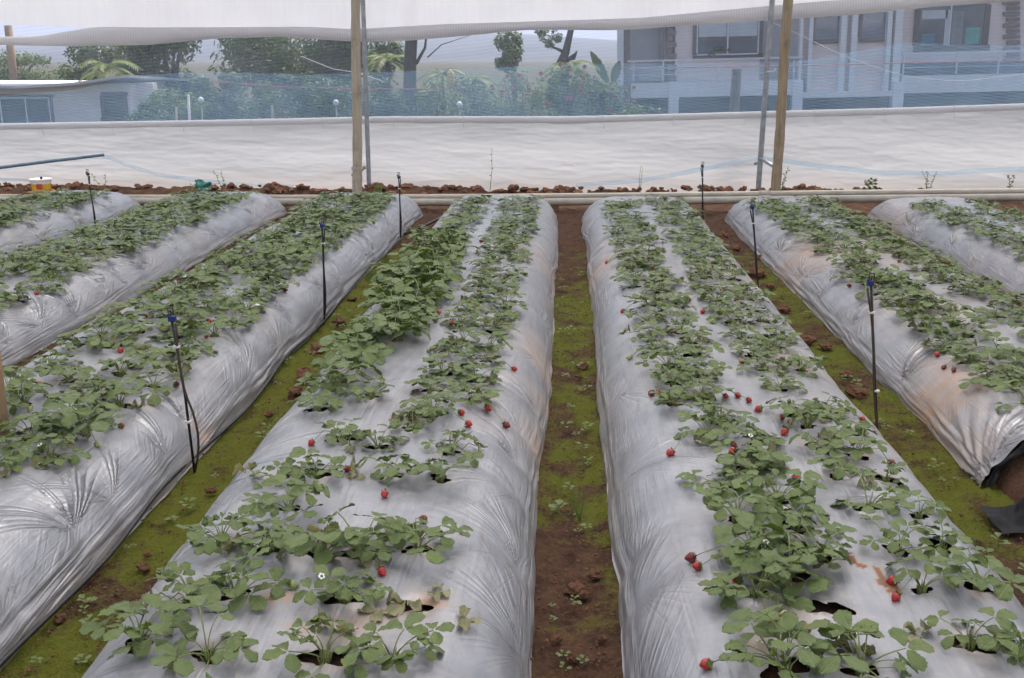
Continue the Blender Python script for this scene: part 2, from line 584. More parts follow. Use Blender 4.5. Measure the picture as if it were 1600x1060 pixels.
# base ground, reaching the horizon
g = []
xs = np.array([-3000, -400, -60, -14, -7.6, 0, 7.6, 14, 60, 400, 3000.])
ys = np.array([-600, -60, -6, .3, 6, 13.2, 18, 30, 60, 400, 3000.])
GX, GY = np.meshgrid(xs, ys)
V = np.stack([GX.ravel(), GY.ravel(), np.full(GX.size, -.045)], 1)
m_ = NT('field_soil')
co = m_.coord(); n1 = m_.noise(co, .5, 6); n2 = m_.noise(co, 6, 6)
m_.set(Base_Color=m_.mix(m_.ramp(n1, [(.42, 0.), (.6, 1.)]), m_.mix(n2, (.05, .035, .02), (.10, .07, .04)), m_.mix(n2, (.025, .04, .012), (.07, .085, .03))), Roughness=.95, Specular_IOR_Level=.1)
m_.bump(n2, .6, .05)
tag(link('ground', np_mesh('ground', V, grid_quads(len(ys), len(xs)), m_.mat, smooth=False)), 'brown and green field ground reaching the hills', kind='structure')

# soil paths between the beds
MOSS = {(-1, 0): .72, (0, 1): .30, (1, 2): .54, (-2, -1): .3, (-3, -2): .25, (2, 3): .25, (3, 4): .2, (-4, -3): .2}
for (a, b_), ms in MOSS.items():
    xl = BED[a]['cx'] + WB - .10
    xr = BED[b_]['cx'] - WB + .10
    yy = [1.2]
    while yy[-1] < 11.3: yy.append(yy[-1] + max(.010, .0035 * yy[-1]))
    yy = np.array(yy)
    if b_ == 2:  # the soil before the near end of this bed is bare too
        xr = BED[2]['cx'] + .5
    xx = np.linspace(xl, xr, max(30, int((xr - xl) / .012)))
    X, Y = np.meshgrid(xx, yy)
    if b_ == 2:
        open_ = sstep(4.05, 3.9, Y)
        lim = BED[2]['cx'] - WB + .10
        X = np.where(open_ < .5, np.minimum(X, lim + (X - lim) * 1e-3), X)
    mid = (BED[a]['cx'] + WB + BED[b_]['cx'] - WB) / 2
    Z = .012 * fbm(X * 6, Y * 6, 5 + a) + .008 * fbm(X * 25, Y * 25, 7 + a) + .006 * vn(X * 80, Y * 80, 9)
    Z += .012 * np.clip(np.abs(X - mid) / .13, 0, 1.3) ** 2 * 1.0 - .012
    Z += .004 * vn(X * 170, Y * 170, 10)
    mo = ms + .32 * fbm(X * 2.6, Y * 1.9, 15 + a) + .20 * vn(X * 11, Y * 9, 19 + a)
    if (a, b_) == (-1, 0):
        mo -= .4 * np.exp(-((Y - 2.95) / .28) ** 2)
    if (a, b_) == (0, 1):
        mo += .22 * np.exp(-((Y - 6.3) / 1.3) ** 2) - .12 * sstep(3.3, 2.6, Y) + .08 * np.exp(-((Y - 4.0) / .6) ** 2)
        mo += .10 * np.exp(-((X - mid - .10) / .05) ** 2)
    mo -= .55 * sstep(8.6, 9.8, Y)
    if b_ == 2:
        mo -= .5 * sstep(1.95, 2.15, X) * sstep(4.2, 3.9, Y)
    me = np_mesh('soil_path', np.stack([X.ravel(), Y.ravel(), Z.ravel()], 1), grid_quads(*X.shape), M['soil'], attrs={'moss': mo.ravel()})
    tag(link('path', me), kind='structure')

# bare soil at the far ends of the beds, rising to a heaped ridge under the wall
xx = np.linspace(-8.5, 8.5, 700); yy = np.linspace(10.2, 13.0, 130)
X, Y = np.meshgrid(xx, yy)
rd = np.exp(-((Y - 12.35 - .06 * vn(X * 1.1, 3, 2)) / .21) ** 2)
Z = -.022 + .03 * fbm(X * 4, Y * 4, 23) + .012 * fbm(X * 14, Y * 14, 24) + rd * (.12 + .05 * fbm(X * 2.2, Y * 2, 25) + .035 * fbm(X * 11, Y * 11, 29))
Z -= .05 * sstep(10.9, 10.3, Y)
tag(link('soil_bank', np_mesh('soil_bank', np.stack([X.ravel(), Y.ravel(), Z.ravel()], 1), grid_quads(*X.shape), M['soil'], attrs={'moss': np.full(X.size, -.15)})), kind='structure')

# hills far behind
xx = np.linspace(-1500, 1500, 260); yy = np.linspace(520, 2000, 60)
X, Y = np.meshgrid(xx, yy)
t = (Y - 520) / 1480
_rp = [at(px, py, 1100) for px, py in ((-600, 84), (-100, 78), (60, 74), (350, 60), (700, 51), (850, 55), (960, 64), (1300, 70), (2200, 78))]
ridge = np.interp(X, [p.x for p in _rp], [p.z for p in _rp])
Z = ridge * sstep(-.02, .40, t) * (1 - .25 * sstep(.45, 1, t)) + (1.6 * fbm(X / 60, Y / 60, 35) + 2.5 * fbm(X / 220, Y / 160, 36)) * sstep(0, .2, t) * (1 - .6 * sstep(.3, .4, t)) - 3 * (1 - sstep(0, .05, t))
m_ = NT('hill_scrub')
co = m_.coord(); n1 = m_.noise(co, .012, 8, .6); n2 = m_.noise(co, .06, 6, .7)
m_.set(Base_Color=m_.mix(m_.ramp(m_.math('ADD', m_.math('MULTIPLY', n1, .6), m_.math('MULTIPLY', n2, .4)), [(.40, 0.), (.6, 1.)]), (.022, .034, .024), (.085, .078, .062)), Roughness=1., Specular_IOR_Level=0.)
tag(link('hills', np_mesh('hills', np.stack([X.ravel(), Y.ravel(), Z.ravel()], 1), grid_quads(*X.shape), m_.mat)), kind='structure')

hz = MB().box((-3200, -800, -4), (3200, 3200, 75))
m_ = NT('haze_air')
pv = m_.n('VolumePrincipled'); pv.inputs['Color'].default_value = (.72, .80, 1, 1); pv.inputs['Density'].default_value = .0010; pv.inputs['Anisotropy'].default_value = 0.2
m_.t.nodes.remove(m_.bsdf); m_.l(pv.outputs[0], m_.out.inputs['Volume'])
tag(hz.build('haze', m_.mat), 'pale blue haze over the far hills', kind='stuff')

# ------------------------------------------------------------------ plant positions
LINES = (-.31, -.155, .14, .305)
plants = []      # (bed, line, x, y)
NEAR = {1: [(1440, 922), (1530, 912), (1515, 1008), (1598, 1012), (1401, 862), (1472, 854), (1436, 802), (1357, 798), (1385, 747), (1341, 711), (1290, 707), (1306, 747), (1262, 668), (1322, 674),
            (1182, 935), (1274, 876), (1242, 830), (1151, 818), (1127, 763), (1226, 1050), (1345, 1052), (1165, 738), (1196, 735), (1215, 790), (1105, 684), (1182, 697), (1180, 880), (1230, 905)],
        0: [(613, 1032), (653, 862), (562, 870), (617, 747), (688, 747), (645, 672), (704, 707), (540, 945), (508, 1036), (325, 1030), (214, 1000), (297, 932), (368, 935), (420, 866), (452, 802), (503, 874), (495, 747), (345, 850), (430, 750), (535, 690), (590, 700)]}
EXTRA_HOLES = [(1, on(1294, 955, .25)), (0, on(648, 945, .25))]
for k, b in BED.items():
    vis = {0: (1.95, 10.35), 1: (1.95, 10.35), -1: (3.05, 10.5), 2: (4.05, 10.4), -2: (5.0, 10.5), 3: (6.7, 10.4), -3: (6.6, 10.5), 4: (9.0, 10.4), -4: (8.6, 10.4)}[k]
    for p in NEAR.get(k, []):
        q = on(p[0], p[1], .245)
        plants.append((k, min(range(4), key=lambda i: abs(LINES[i] + b['cx'] - q.x)), q.x, q.y))
    for li, off in enumerate((-.25, -.07, .14, .31) if k in (-1, -2, -3) else LINES):
        y = vis[0] + (.15 if li % 2 else 0) + .1 * ((k * 7 + li * 3) % 3)
        while y < vis[1]:
            sp = .285
            if k == 1 and li >= 2 and y < 4: sp = .31
            jx, jy = random.uniform(-.03, .03), random.uniform(-.05, .05)
            x = b['cx'] + off + jx
            skip = random.random() < .05 or (k in NEAR and y < 3.85)
            for (ek, ep) in EXTRA_HOLES:
                if ek == k and (Vector((x, y, .25)) - ep).length < .17: skip = True
            # open spots seen in the photograph
            if not skip: plants.append((k, li, x, y + jy))
            y += sp * random.uniform(.92, 1.08)

# ------------------------------------------------------------------ raised beds: film over soil
BED_LABEL = {
    0: 'silver film covered strawberry bed just left of the narrow central path',
    1: 'silver film covered strawberry bed just right of the narrow central path',
    -1: 'silver strawberry bed on the left with three sprinkler stakes along its wrinkled side',
    -2: 'silver strawberry bed at the left edge, second bed left of the mossy path',
    -3: 'silver strawberry bed in the far left corner below the yellow tub',
    -4: 'silver strawberry bed ending in the far left corner, mostly out of view',
    2: 'silver strawberry bed on the right with soil stained wrinkled side and cut near end',
    3: 'grey strawberry bed at the right edge beyond the soil stained bed',
    4: 'end of a silver strawberry bed in the far right corner',
}
# soil stains washed onto the film: (x, y, radius, strength)
STAINS = [(on(855, 560, .12), .28, .9), (on(860, 410, .15), .55, .6), (on(945, 430, .1), .5, .8), (on(1265, 400, .2), .55, 1.0), (on(1460, 610, .15), .42, 1.0),
          (on(1390, 560, .2), .3, .5), (on(1240, 420, .1), .4, .9), (on(1450, 520, .1), .5, .7), (on(1420, 440, .05), .8, .9), (on(1375, 350, .05), .5, .8),
          (on(1520, 690, .08), .2, .6), (on(840, 700, .05), .25, .7), (on(835, 640, .05), .2, .6), (on(1250, 560, .24), .3, .6), (on(1180, 430, .22), .5, .7), (on(580, 970, .25), .10, .9), (on(1330, 660, .2), .3, .4)]
SMALL_STAINS = [on(p[0], p[1], .25) for p in ((575, 955), (540, 975), (640, 950), (670, 935), (560, 1000), (1225, 960), (1200, 1010), (520, 850), (620, 830), (430, 940), (220, 625), (310, 610), (480, 985), (655, 655), (1345, 640), (1260, 690))]
_streak = [(on(1325, 872, .25), on(1345, 888, .25), .022), (on(1368, 890, .25), on(1380, 912, .25), .012), (on(1380, 910, .25), on(1400, 928, .25), .018)]

for k, b in BED.items():
    near = k in (0, 1, -1, 2)
    yy = [b['y0'] if k != 0 else 1.0]
    step = .0032 if near else .006
    while yy[-1] < b['y1']: yy.append(yy[-1] + max(.009, step * yy[-1]))
    yy = np.array(yy); yy[-1] = b['y1']
    nc = 150 if near else 84
    s = np.linspace(-S_MAX, S_MAX, nc)
    s = np.sign(s) * S_MAX * (1 - (1 - np.abs(s) / S_MAX) ** 1.18)   # finer towards the hem
    u = np.interp(s, _arc, _sg)
    S, Y = np.meshgrid(s, yy)
    U = np.interp(S, _arc, _sg)
    E = end_factor(Y, b)
    nar = 1 - .10 * (1 - E)
    X0 = U * WB * nar
    Z0 = HB * np.maximum(1 - np.abs(U) ** 4.8, 0) ** .78 * E
    du = 1e-3
    za = HB * np.maximum(1 - np.minimum(np.abs(U + du), 1) ** 4.8, 0) ** .78; zb = HB * np.maximum(1 - np.minimum(np.abs(U - du), 1) ** 4.8, 0) ** .78
    slope = (za - zb) / (2 * du * WB)
    nl = np.hypot(1, slope); NX, NZ = -slope / nl, 1 / nl
    side = np.where(S > 0, 1.0, -1.0)
    a_s = np.abs(S)
    D = np.zeros_like(S)
    rr = random.Random(100 + k)
    detail = np.clip(4.5 / Y, .35, 1) if near else .5
    FP = [np.zeros_like(S), np.zeros_like(S)]; FA = [np.zeros_like(S), np.zeros_like(S)]
    for sgn in (-1, 1):
        msk = side == sgn
        y = b['y0'] + rr.uniform(0, .4)
        na_ = 0
        while y < b['y1']:
            na_ += 1
            ys0 = y
            sa = S_MAX - rr.uniform(.05, .17)
            dy = Y - ys0; ds = sa - a_s
            r = np.hypot(dy, ds) + 1e-4
            ph = np.arctan2(dy, ds)
            n = rr.choice((18, 22, 27, 31)); Rr = rr.uniform(.14, .27); A = rr.uniform(.008, .0145)
            A *= .5 if (k, sgn) in ((0, 1), (1, -1)) else 1.0
            lean = rr.uniform(.15, .75) * rr.choice((1, 1, 1, -1))
            sector = np.exp(-((ph - lean * 1.5) / rr.uniform(.35, .7)) ** 2) + rr.choice((0, .5, .9)) * np.exp(-((ph + lean * 1.3) / .4) ** 2)
            sector = sector * np.clip(.55 + .9 * vn(ph * 6 + ys0 * 5, r * 4, k + 27), 0, 1.2) * rr.choice((.6, .9, 1.2, 1.5))
            wob = 1.6 * vn(ph * 2 + ys0, r * .8, k + 7) + 2.6 * vn(ph * 5 + ys0 * 3, r * .6, k + 17)
            fold = np.sin(n * ph + wob * 2 + rr.uniform(0, 6))
            fold = np.sign(fold) * np.abs(fold) ** .7
            sc = np.clip(ys0 / 4.5, 1, 1.9) if near else 1.6
            amp = A * sc ** .3 * np.minimum(r / .07, 1) * np.exp(-r / Rr) * sector * (ds > -.12)
            D += np.where(msk, (.5 if ys0 < 4 else .28) * amp * fold * (.65 + .35 * vn(r * 9, ph * 5, 3 + k)), 0)
            q_ = na_ % 2
            fa = np.where(msk, A * 1.35 * sc ** .5 * np.minimum(r / .09, 1) * np.exp(-(r / (Rr * 1.35)) ** 1.6) * sector * sstep(-.12, -.03, ds), 0)
            up_ = fa > FA[q_]
            FP[q_] = np.where(up_, n * .9 * ph + 1.5 * wob + na_, FP[q_]); FA[q_] = np.maximum(fa, FA[q_])
            dp = rr.uniform(.006, .026) * (1 if ys0 < 4.5 else .6)
            D -= np.where(msk, dp * np.exp(-(dy / .06) ** 2 - ((ds - .03) / .11) ** 2), 0)
            D += np.where(msk, .002 * np.exp(-((np.abs(dy) - .14) / .07) ** 2 - ((ds - .1) / .13) ** 2), 0)
            y += rr.choice((.3, .42, .5, .7, .95)) * rr.uniform(.85, 1.2)
    hem = sstep(.45, .62, a_s)
    pl = .6 * vn(Y * 24 + S * 22 * side, S * 4.5 - Y * 2, 200 + k) + .6 * vn(Y * 50 - S * 34 * side, S * 6 + Y * 3, 210 + k)
    D += .0010 * pl * hem * detail
    D += .0065 * vn(S * 58, Y * 3.2, 220 + k) * sstep(S_MAX - .13, S_MAX - .05, a_s)
    top = 1 - sstep(.35, .6, a_s)
    D += .0014 * vn(S * 24 + Y * 3, Y * 2.4, 230 + k) * (.4 + .6 * top) + .0012 * vn(S * 50 - Y * 6, Y * 4, 231 + k) * top
    D += .0010 * vn(S * 16 + Y * 9, Y * 14 - S * 8, 233 + k)
    # end pleats
    D += .006 * vn(S * 30, Y * 5, 240 + k) * sstep(b['y1'] - .5, b['y1'] - .15, Y)
    if k == 2:  # gathered cut end
        cg = on(1545, 752, 0.02)
        dy = Y - cg.y + .02; dx = S + S_MAX - .03
        r = np.hypot(dy, dx) + 1e-3; ph = np.arctan2(dy, dx)
        D += .012 * np.minimum(r / .1, 1) * np.exp(-r / .33) * np.sin(34 * ph + 2 * vn(ph * 4, r * 4, 4)) * (S < 0)
    holes_x = [(p[2], p[3]) for p in plants if p[0] == k] + [(e[1].x, e[1].y) for e in EXTRA_HOLES if e[0] == k]
    cxy = b['cx'] + np.zeros_like(Y)
    X = cxy + X0 + NX * D + edgewob(k, Y, 0) * 0.4 + side * np.abs(U) ** 3 * edgewob(k, Y, side)
    Z = Z0 + NZ * D + bed_low(k, b['cx'] + X0, Y) * (1 - np.abs(U) ** 4) + .002
    Z = np.maximum(Z, .004 + .004 * vn(S * 80, Y * 9, 5) + 0 * Z)
    if k == 2:   # the cut end lifts off the ground towards the right
        lift = np.exp(-((Y - b['y0']) / .18) ** 2) * sstep(-S_MAX + .02, -.2, S)
        Z += .02 * lift
    # stains
    st = np.zeros_like(Z)
    for (p, rad, a) in STAINS:
        d2 = ((X - p.x) ** 2 + ((Y - p.y) / 1.4) ** 2 + (Z - p.z) ** 2) / rad ** 2
        st = np.maximum(st, a * np.exp(-d2 * 2.2) * (.75 + .5 * fbm(X * 9, Y * 7, 50)))
    for p in SMALL_STAINS:
        d2 = ((X - p.x) ** 2 + (Y - p.y) ** 2) / .055 ** 2
        st = np.maximum(st, .85 * np.exp(-d2) * (.5 + 1.2 * np.clip(vn(X * 60, Y * 25, 51), 0, 1)))
    for (p, q, wd) in _streak:
        pq = np.array([q.x - p.x, q.y - p.y]); L2 = pq @ pq
        tt = np.clip(((X - p.x) * pq[0] + (Y - p.y) * pq[1]) / L2, 0, 1)
        dd = np.hypot(X - p.x - tt * pq[0], Y - p.y - tt * pq[1])
        st = np.maximum(st, 3.0 * (dd < wd * (.8 + .5 * vn(X * 50, Y * 50, 4))))
    st += .30 * sstep(S_MAX - .10, S_MAX - .01, a_s) * (.6 + .6 * vn(Y * 2, side, 77 + k))
    st += np.clip(.35 * fbm(X * 3, Y * 2, 52 + k) - .05, 0, 1)
    Q = grid_quads(*X.shape)
    fc_x = X.ravel()[Q].mean(1); fc_y = Y.ravel()[Q].mean(1)
    keep = np.ones(len(Q), bool)
    hole_st = np.zeros(X.size)
    for i, (hx, hy) in enumerate(holes_x):
        if hy > 7.5: continue
        rh = .022 + .019 * ((i * 37 % 11) / 11)
        sel = np.where((np.abs(fc_y - hy) < .09) & (np.abs(fc_x - hx) < .09))[0]
        ang = np.arctan2(fc_y[sel] - hy, fc_x[sel] - hx)
        rad = rh * (1 + .30 * np.sin(2 * ang + i) + .18 * np.sin(5 * ang + i * 2.1))
        keep[sel[np.hypot((fc_x[sel] - hx) * .8, fc_y[sel] - hy) < rad]] = False
        xf, yf = X.ravel(), Y.ravel()
        sv = np.where((np.abs(yf - hy) < .09) & (np.abs(xf - hx) < .09))[0]
        av = np.arctan2(yf[sv] - hy, xf[sv] - hx)
        rv = rh * (1 + .30 * np.sin(2 * av + i) + .18 * np.sin(5 * av + i * 2.1))
        dvv = np.hypot((xf[sv] - hx) * .8, yf[sv] - hy) + 1e-6
        near_ = np.abs(dvv - rv) < .0085
        kf = rv[near_] / dvv[near_]
        xf[sv[near_]] = hx + (xf[sv[near_]] - hx) * kf; yf[sv[near_]] = hy + (yf[sv[near_]] - hy) * kf
        X = xf.reshape(X.shape); Y = yf.reshape(Y.shape)
        vs = np.where((np.abs(Y.ravel() - hy) < .16) & (np.abs(X.ravel() - hx) < .16))[0]
        d = np.hypot(X.ravel()[vs] - hx, Y.ravel()[vs] - hy)
        hole_st[vs] = np.maximum(hole_st[vs], .75 * np.exp(-(d / .075) ** 2) * ((i * 13 % 7) / 7))
        zz = Z.ravel()
        zz[vs] += (.010 * ((i * 5 % 9) / 9 - .45)) * np.exp(-((d - rh) / .025) ** 2) * 1.4
        Z = zz.reshape(Z.shape)
    st = st.ravel() + hole_st * (.6 + .5 * vn(X.ravel() * 30, Y.ravel() * 30, 8))
    Q = Q[keep]
    root = empty('raised_bed', (b['cx'], b['y0'], 0))
    tag(root, BED_LABEL[k], 'raised bed')
    P = np.stack([X.ravel() - b['cx'], Y.ravel() - b['y0'], Z.ravel()], 1)
    me = np_mesh('mulch_film', P, Q, M['film'], uv=np.stack([S.ravel(), Y.ravel() + k * 3.7], 1), attrs={'stain': np.clip(st, 0, 2), 'fold_phase0': FP[0].ravel(), 'fold_phase1': FP[1].ravel(), 'fold_amp0': FA[0].ravel(), 'fold_amp1': FA[1].ravel()})
    link('mulch_film', me, root)
    # soil core
    yc = np.arange(b['y0'] - (.24 if k == 2 else 0), b['y1'] - .03, .05)
    uc = np.linspace(-1, 1, 41)
    UC, YC = np.meshgrid(uc, yc)
    EC = end_factor(YC, b)
    ZC = HB * np.maximum(1 - np.abs(UC) ** 4.8, 0) ** .78 * EC * .975 - .016 + bed_low(k, b['cx'] + UC * WB, YC) * (1 - np.abs(UC) ** 4) + .006 * fbm(UC * 20, YC * 30, 8)
    if k == 2: ZC += .02 * fbm(UC * 8, YC * 14, 9) * (YC < b['y0'] + .1)
    XC = UC * WB * .93 * (1 - .1 * (1 - EC))
    me = np_mesh('soil_core', np.stack([XC.ravel(), YC.ravel() - b['y0'], ZC.ravel()], 1), grid_quads(*UC.shape), M['soil'], attrs={'moss': np.full(UC.size, -.3)})
    link('soil_core', me, root)
    if k == 2:  # black strip under the cut film edge
        ss = np.linspace(-S_MAX + .02, S_MAX * .6, 70)
        uu = np.interp(ss, _arc, _sg)
        rows = []
        for t_ in np.linspace(0, 1, 7):
            x = uu * WB * .985
            z = HB * np.maximum(1 - np.abs(uu) ** 4.8, 0) ** .78 * float(end_factor(np.array(b['y0']), b)) + .010 - .032 * t_ + .010 * vn(ss * 26, t_ * 4, 6)
            rows.append(np.stack([x, -.008 - .025 * np.sin(t_ * 2.4) + .022 * vn(ss * 24, t_ * 3, 5) * (t_ > 0), np.maximum(z, .006)], 1))
        me = np_mesh('film_flap', np.concatenate(rows), grid_quads(7, 70), M['black'])
        link('film_flap', me, root)

# ------------------------------------------------------------------ strawberry leaves
def leaflet(length, width, fold, droop, nv, nu, seed, serr=.14):
    """grid in local x forward, y across, z up; returns verts, faces, uv"""
    rr = random.Random(seed)
    vs, uv = [], []
    tw = rr.uniform(-.25, .25)
    for i in range(nv):
        v = i / (nv - 1)
        wv = (v ** .60) * max(1 - v ** 4.2, 0) ** .5 * 1.06
        if i == nv - 1: wv = .22
        if i == 0: wv = .05
        for j in range(nu):
            uu = 2 * j / (nu - 1) - 1
            edge = abs(uu) > .99
            sx = 0
            if edge and nv > 5 and 2 < i < nv - 1:
                sx = serr * (1 if i % 2 else -1) * .55
            yv = uu * width / 2 * wv * (1 + sx)
            xv = length * v * (1 - .10 * uu * uu * (v > .6)) + (length * .02 if edge and i % 2 else 0)
            z = fold * abs(yv) - droop * length * v * v + .006 * math.sin(v * 14 + abs(uu) * 4 + seed) * abs(uu) * .35 + tw * yv * v
            z -= .14 * width * (abs(uu) * wv) ** 3 * .6
            vs.append(Vector((xv, yv, z))); uv.append((uu * wv, v))
    fs = []
    for i in range(nv - 1):
        for j in range(nu - 1):
            a = i * nu + j
            fs.append((a, a + nu, a + nu + 1, a + 1))
    # orient so that normals point up
    fs = [f[::-1] for f in fs] if True else fs
    return vs, fs, uv


def trifoliate(seed, R_, H_, ll, droop_b, hi=True, fold=None):
    rr = random.Random(seed)
    V, Fq, UV, MI = [], [], [], []
    p0 = Vector((0, 0, 0)); p2 = Vector((R_, 0, H_)); p1 = Vector((R_ * .28, rr.uniform(-.01, .01), H_ * .85))
    npt = 6 if hi else 4
    pts = [(1 - t) ** 2 * p0 + 2 * t * (1 - t) * p1 + t * t * p2 for t in [i / (npt - 1) for i in range(npt)]]
    mb = MB().tube(pts, [.0020 if hi else .003] * npt, 5 if hi else 3, cap=False)
    b = 0
    V += [Vector(p) for p in mb.v]; Fq += mb.f; UV += [(0.5, .55)] * len(mb.v); MI += [1] * len(mb.f)
    base = Matrix.Rotation(droop_b, 3, 'Y')
    for q, (ang, sc) in enumerate(((0, 1.0), (R(rr.uniform(68, 92)), .94), (-R(rr.uniform(68, 92)), .94))):
        L = ll * sc * rr.uniform(.92, 1.06)
        f = rr.uniform(.05, .50) if fold is None else fold
        vs, fs, uv = leaflet(L, L * rr.uniform(.86, 1.02), f, rr.uniform(.0, .26), 15 if hi else 4, 7 if hi else 3, seed * 5 + q)
        M_ = base @ Matrix.Rotation(ang, 3, 'Z') @ Matrix.Rotation(rr.uniform(-.25, .30), 3, 'Y') @ Matrix.Rotation(rr.uniform(-.25, .25), 3, 'X')
        off = M_ @ Vector((.006, 0, 0))
        n0 = len(V)
        V += [M_ @ p + p2 + off for p in vs]
        Fq += [tuple(i + n0 for i in f_) for f_ in fs]; UV += uv; MI += [0] * len(fs)
    return np.array([tuple(p) for p in V]), np.array(Fq), np.array(UV), np.array(MI)


def leaf_params(seed):
    rr = random.Random(seed)
    kind = rr.random()
    if kind < .30: el = R(rr.uniform(55, 80))
    elif kind < .75: el = R(rr.uniform(30, 55))
    else: el = R(rr.uniform(8, 28))
    L = rr.uniform(.065, .135)
    return L * math.cos(el) + .012, L * math.sin(el) + .01, rr.uniform(.054, .076), R(rr.uniform(-20, 34))


LEAF = []; LEAF_LO = []
for i in range(36):
    p = leaf_params(i)
    v, f, uv, mi = trifoliate(i, *p, hi=True)
    LEAF.append((np_mesh('leaf', v, f, [M['leaf'], M['petiole']], mi=mi, uv=uv), p))
    LEAF_LO.append(trifoliate(i, *p, hi=False))
HIGH = [i for i in range(36) if LEAF[i][1][1] > LEAF[i][1][0]]
LOWL = [i for i in range(36) if LEAF[i][1][1] <= LEAF[i][1][0]]
YOUNG = []
for i in range(4):
    v, f, uv, mi = trifoliate(70 + i, .02 + .01 * i, .055 + .01 * i, .026, R(-20), hi=True, fold=1.3)
    YOUNG.append(np_mesh('young_leaf', v, f, [M['weed'], M['petiole']], mi=mi, uv=uv))
WILT = []
for i in range(6):
    v, f, uv, mi = trifoliate(90 + i, .06 + .012 * i, .018, .05, R(50), hi=True, fold=1.1)
    v[:, 2] += .012 * np.sin(v[:, 0] * 160 + i) * np.cos(v[:, 1] * 130)
    v[:, 2] = np.maximum(v[:, 2], .003)
    WILT.append(np_mesh('withered_leaf', v, f, [M['dryleaf'], M['petiole']], mi=mi, uv=uv))


def fruit_mesh(seed, mat):
    rr = random.Random(seed)
    h = .030; prof = []
    for i in range(11):
        t_ = i / 10
        r = .0142 * math.sin(math.pi * min(1, t_ ** .72 * .97 + .02)) ** .75 * (1.08 - .25 * t_)
        prof.append((max(r, .0004), -h * t_))
    mb = MB().lathe(prof, 14)
    for i, p in enumerate(mb.v):
        q = Vector(p); n = mnoise.noise(q * 90 + Vector((seed * 3.1, 0, 0)))
        mb.v[i] = tuple(q * (1 + .10 * n))
    mb.f = [f[::-1] for f in mb.f]
    return mb.mesh('fruit', mat)


FRUIT = {'ripe': [fruit_mesh(i, M['ripe']) for i in range(3)], 'dark': [fruit_mesh(5 + i, M['dark']) for i in range(2)], 'green': [fruit_mesh(8, M['green'])]}


def calyx_mesh():
    mb = MB()
    for i in range(9):
        a = 2 * math.pi * i / 9 + .2 * math.sin(i * 5)
        d = Vector((math.cos(a), math.sin(a), 0)); n = Vector((-d.y, d.x, 0))
        l = .015 + .003 * math.sin(i * 3)
        mb.add([Vector((0, 0, .002)) - n * .002, d * l * .55 + n * .0042 + Vector((0, 0, .001)), d * l + Vector((0, 0, -.004 + .006 * (i % 2))), d * l * .55 - n * .0042 + Vector((0, 0, .001)), Vector((0, 0, .002)) + n * .002], [(0, 3, 2, 1, 4)])
    return mb.mesh('calyx', M['calyx'])


CALYX = calyx_mesh()


def flower_mesh():
    mb = MB()
    for i in range(5):
        a = 2 * math.pi * i / 5
        d = Vector((math.cos(a), math.sin(a), .15)); n = Vector((-d.y, d.x, 0))
        mb.add([d * .0015, d * .005 + n * .0042, d * .009 + n * .002, d * .009 - n * .002, d * .005 - n * .0042], [(0, 4, 3, 2, 1)])
    mb.lathe([(.0001, .005), (.003, .004), (.0036, .001)], 8, mi=1)
    return mb.mesh('flower', [M['petal'], M['calyx']])


FLOWER = flower_mesh()
crown_mb = MB()
for i in range(12):
    a = i * 2.4; r = .006 + .010 * (i % 4) / 3
    crown_mb.tube([(r * .4 * math.cos(a), r * .4 * math.sin(a), -.03), (r * math.cos(a), r * math.sin(a), .004), (r * 1.7 * math.cos(a), r * 1.7 * math.sin(a), .024 + .006 * (i % 3))], [.004, .0035, .0012], 4)
CROWN = crown_mb.mesh('crown', M['petiole'])

ROW = {0: 'bed left of the central path', 1: 'bed right of the central path', -1: 'left bed lined with sprinkler stakes', 2: 'soil stained bed on the right',
       -2: 'bed at the left edge', 3: 'grey bed at the right edge', -3: 'far left corner bed', 4: 'far right corner bed', -4: 'leftmost corner bed'}
LINE = ('outer left line', 'inner left line', 'inner right line', 'outer right line')
plants.sort(key=lambda p: (p[2] + .1) ** 2 + p[3] ** 2)
N_SINGLE = 296
single, mass = plants[:N_SINGLE], plants[N_SINGLE:]


def lush(k, li, x, y):
    s = .84
    if k == 0 and li <= 1 and 4.15 < y < 7.9: s = (1.32 if li == 0 else 1.22) if y > 4.8 else 1.12
    if k == 0 and li >= 2 and 2.5 < y < 3.1: s = 1.04
    if k == 0 and li <= 1 and y < 3.2: s = .98
    if k == 1 and li <= 1 and y < 3.0: s = 1.0
    if k == 1 and li >= 2 and y < 4.2: s = .86
    if k == 2: s = .95
    if k < 0: s = 1.0
    return s


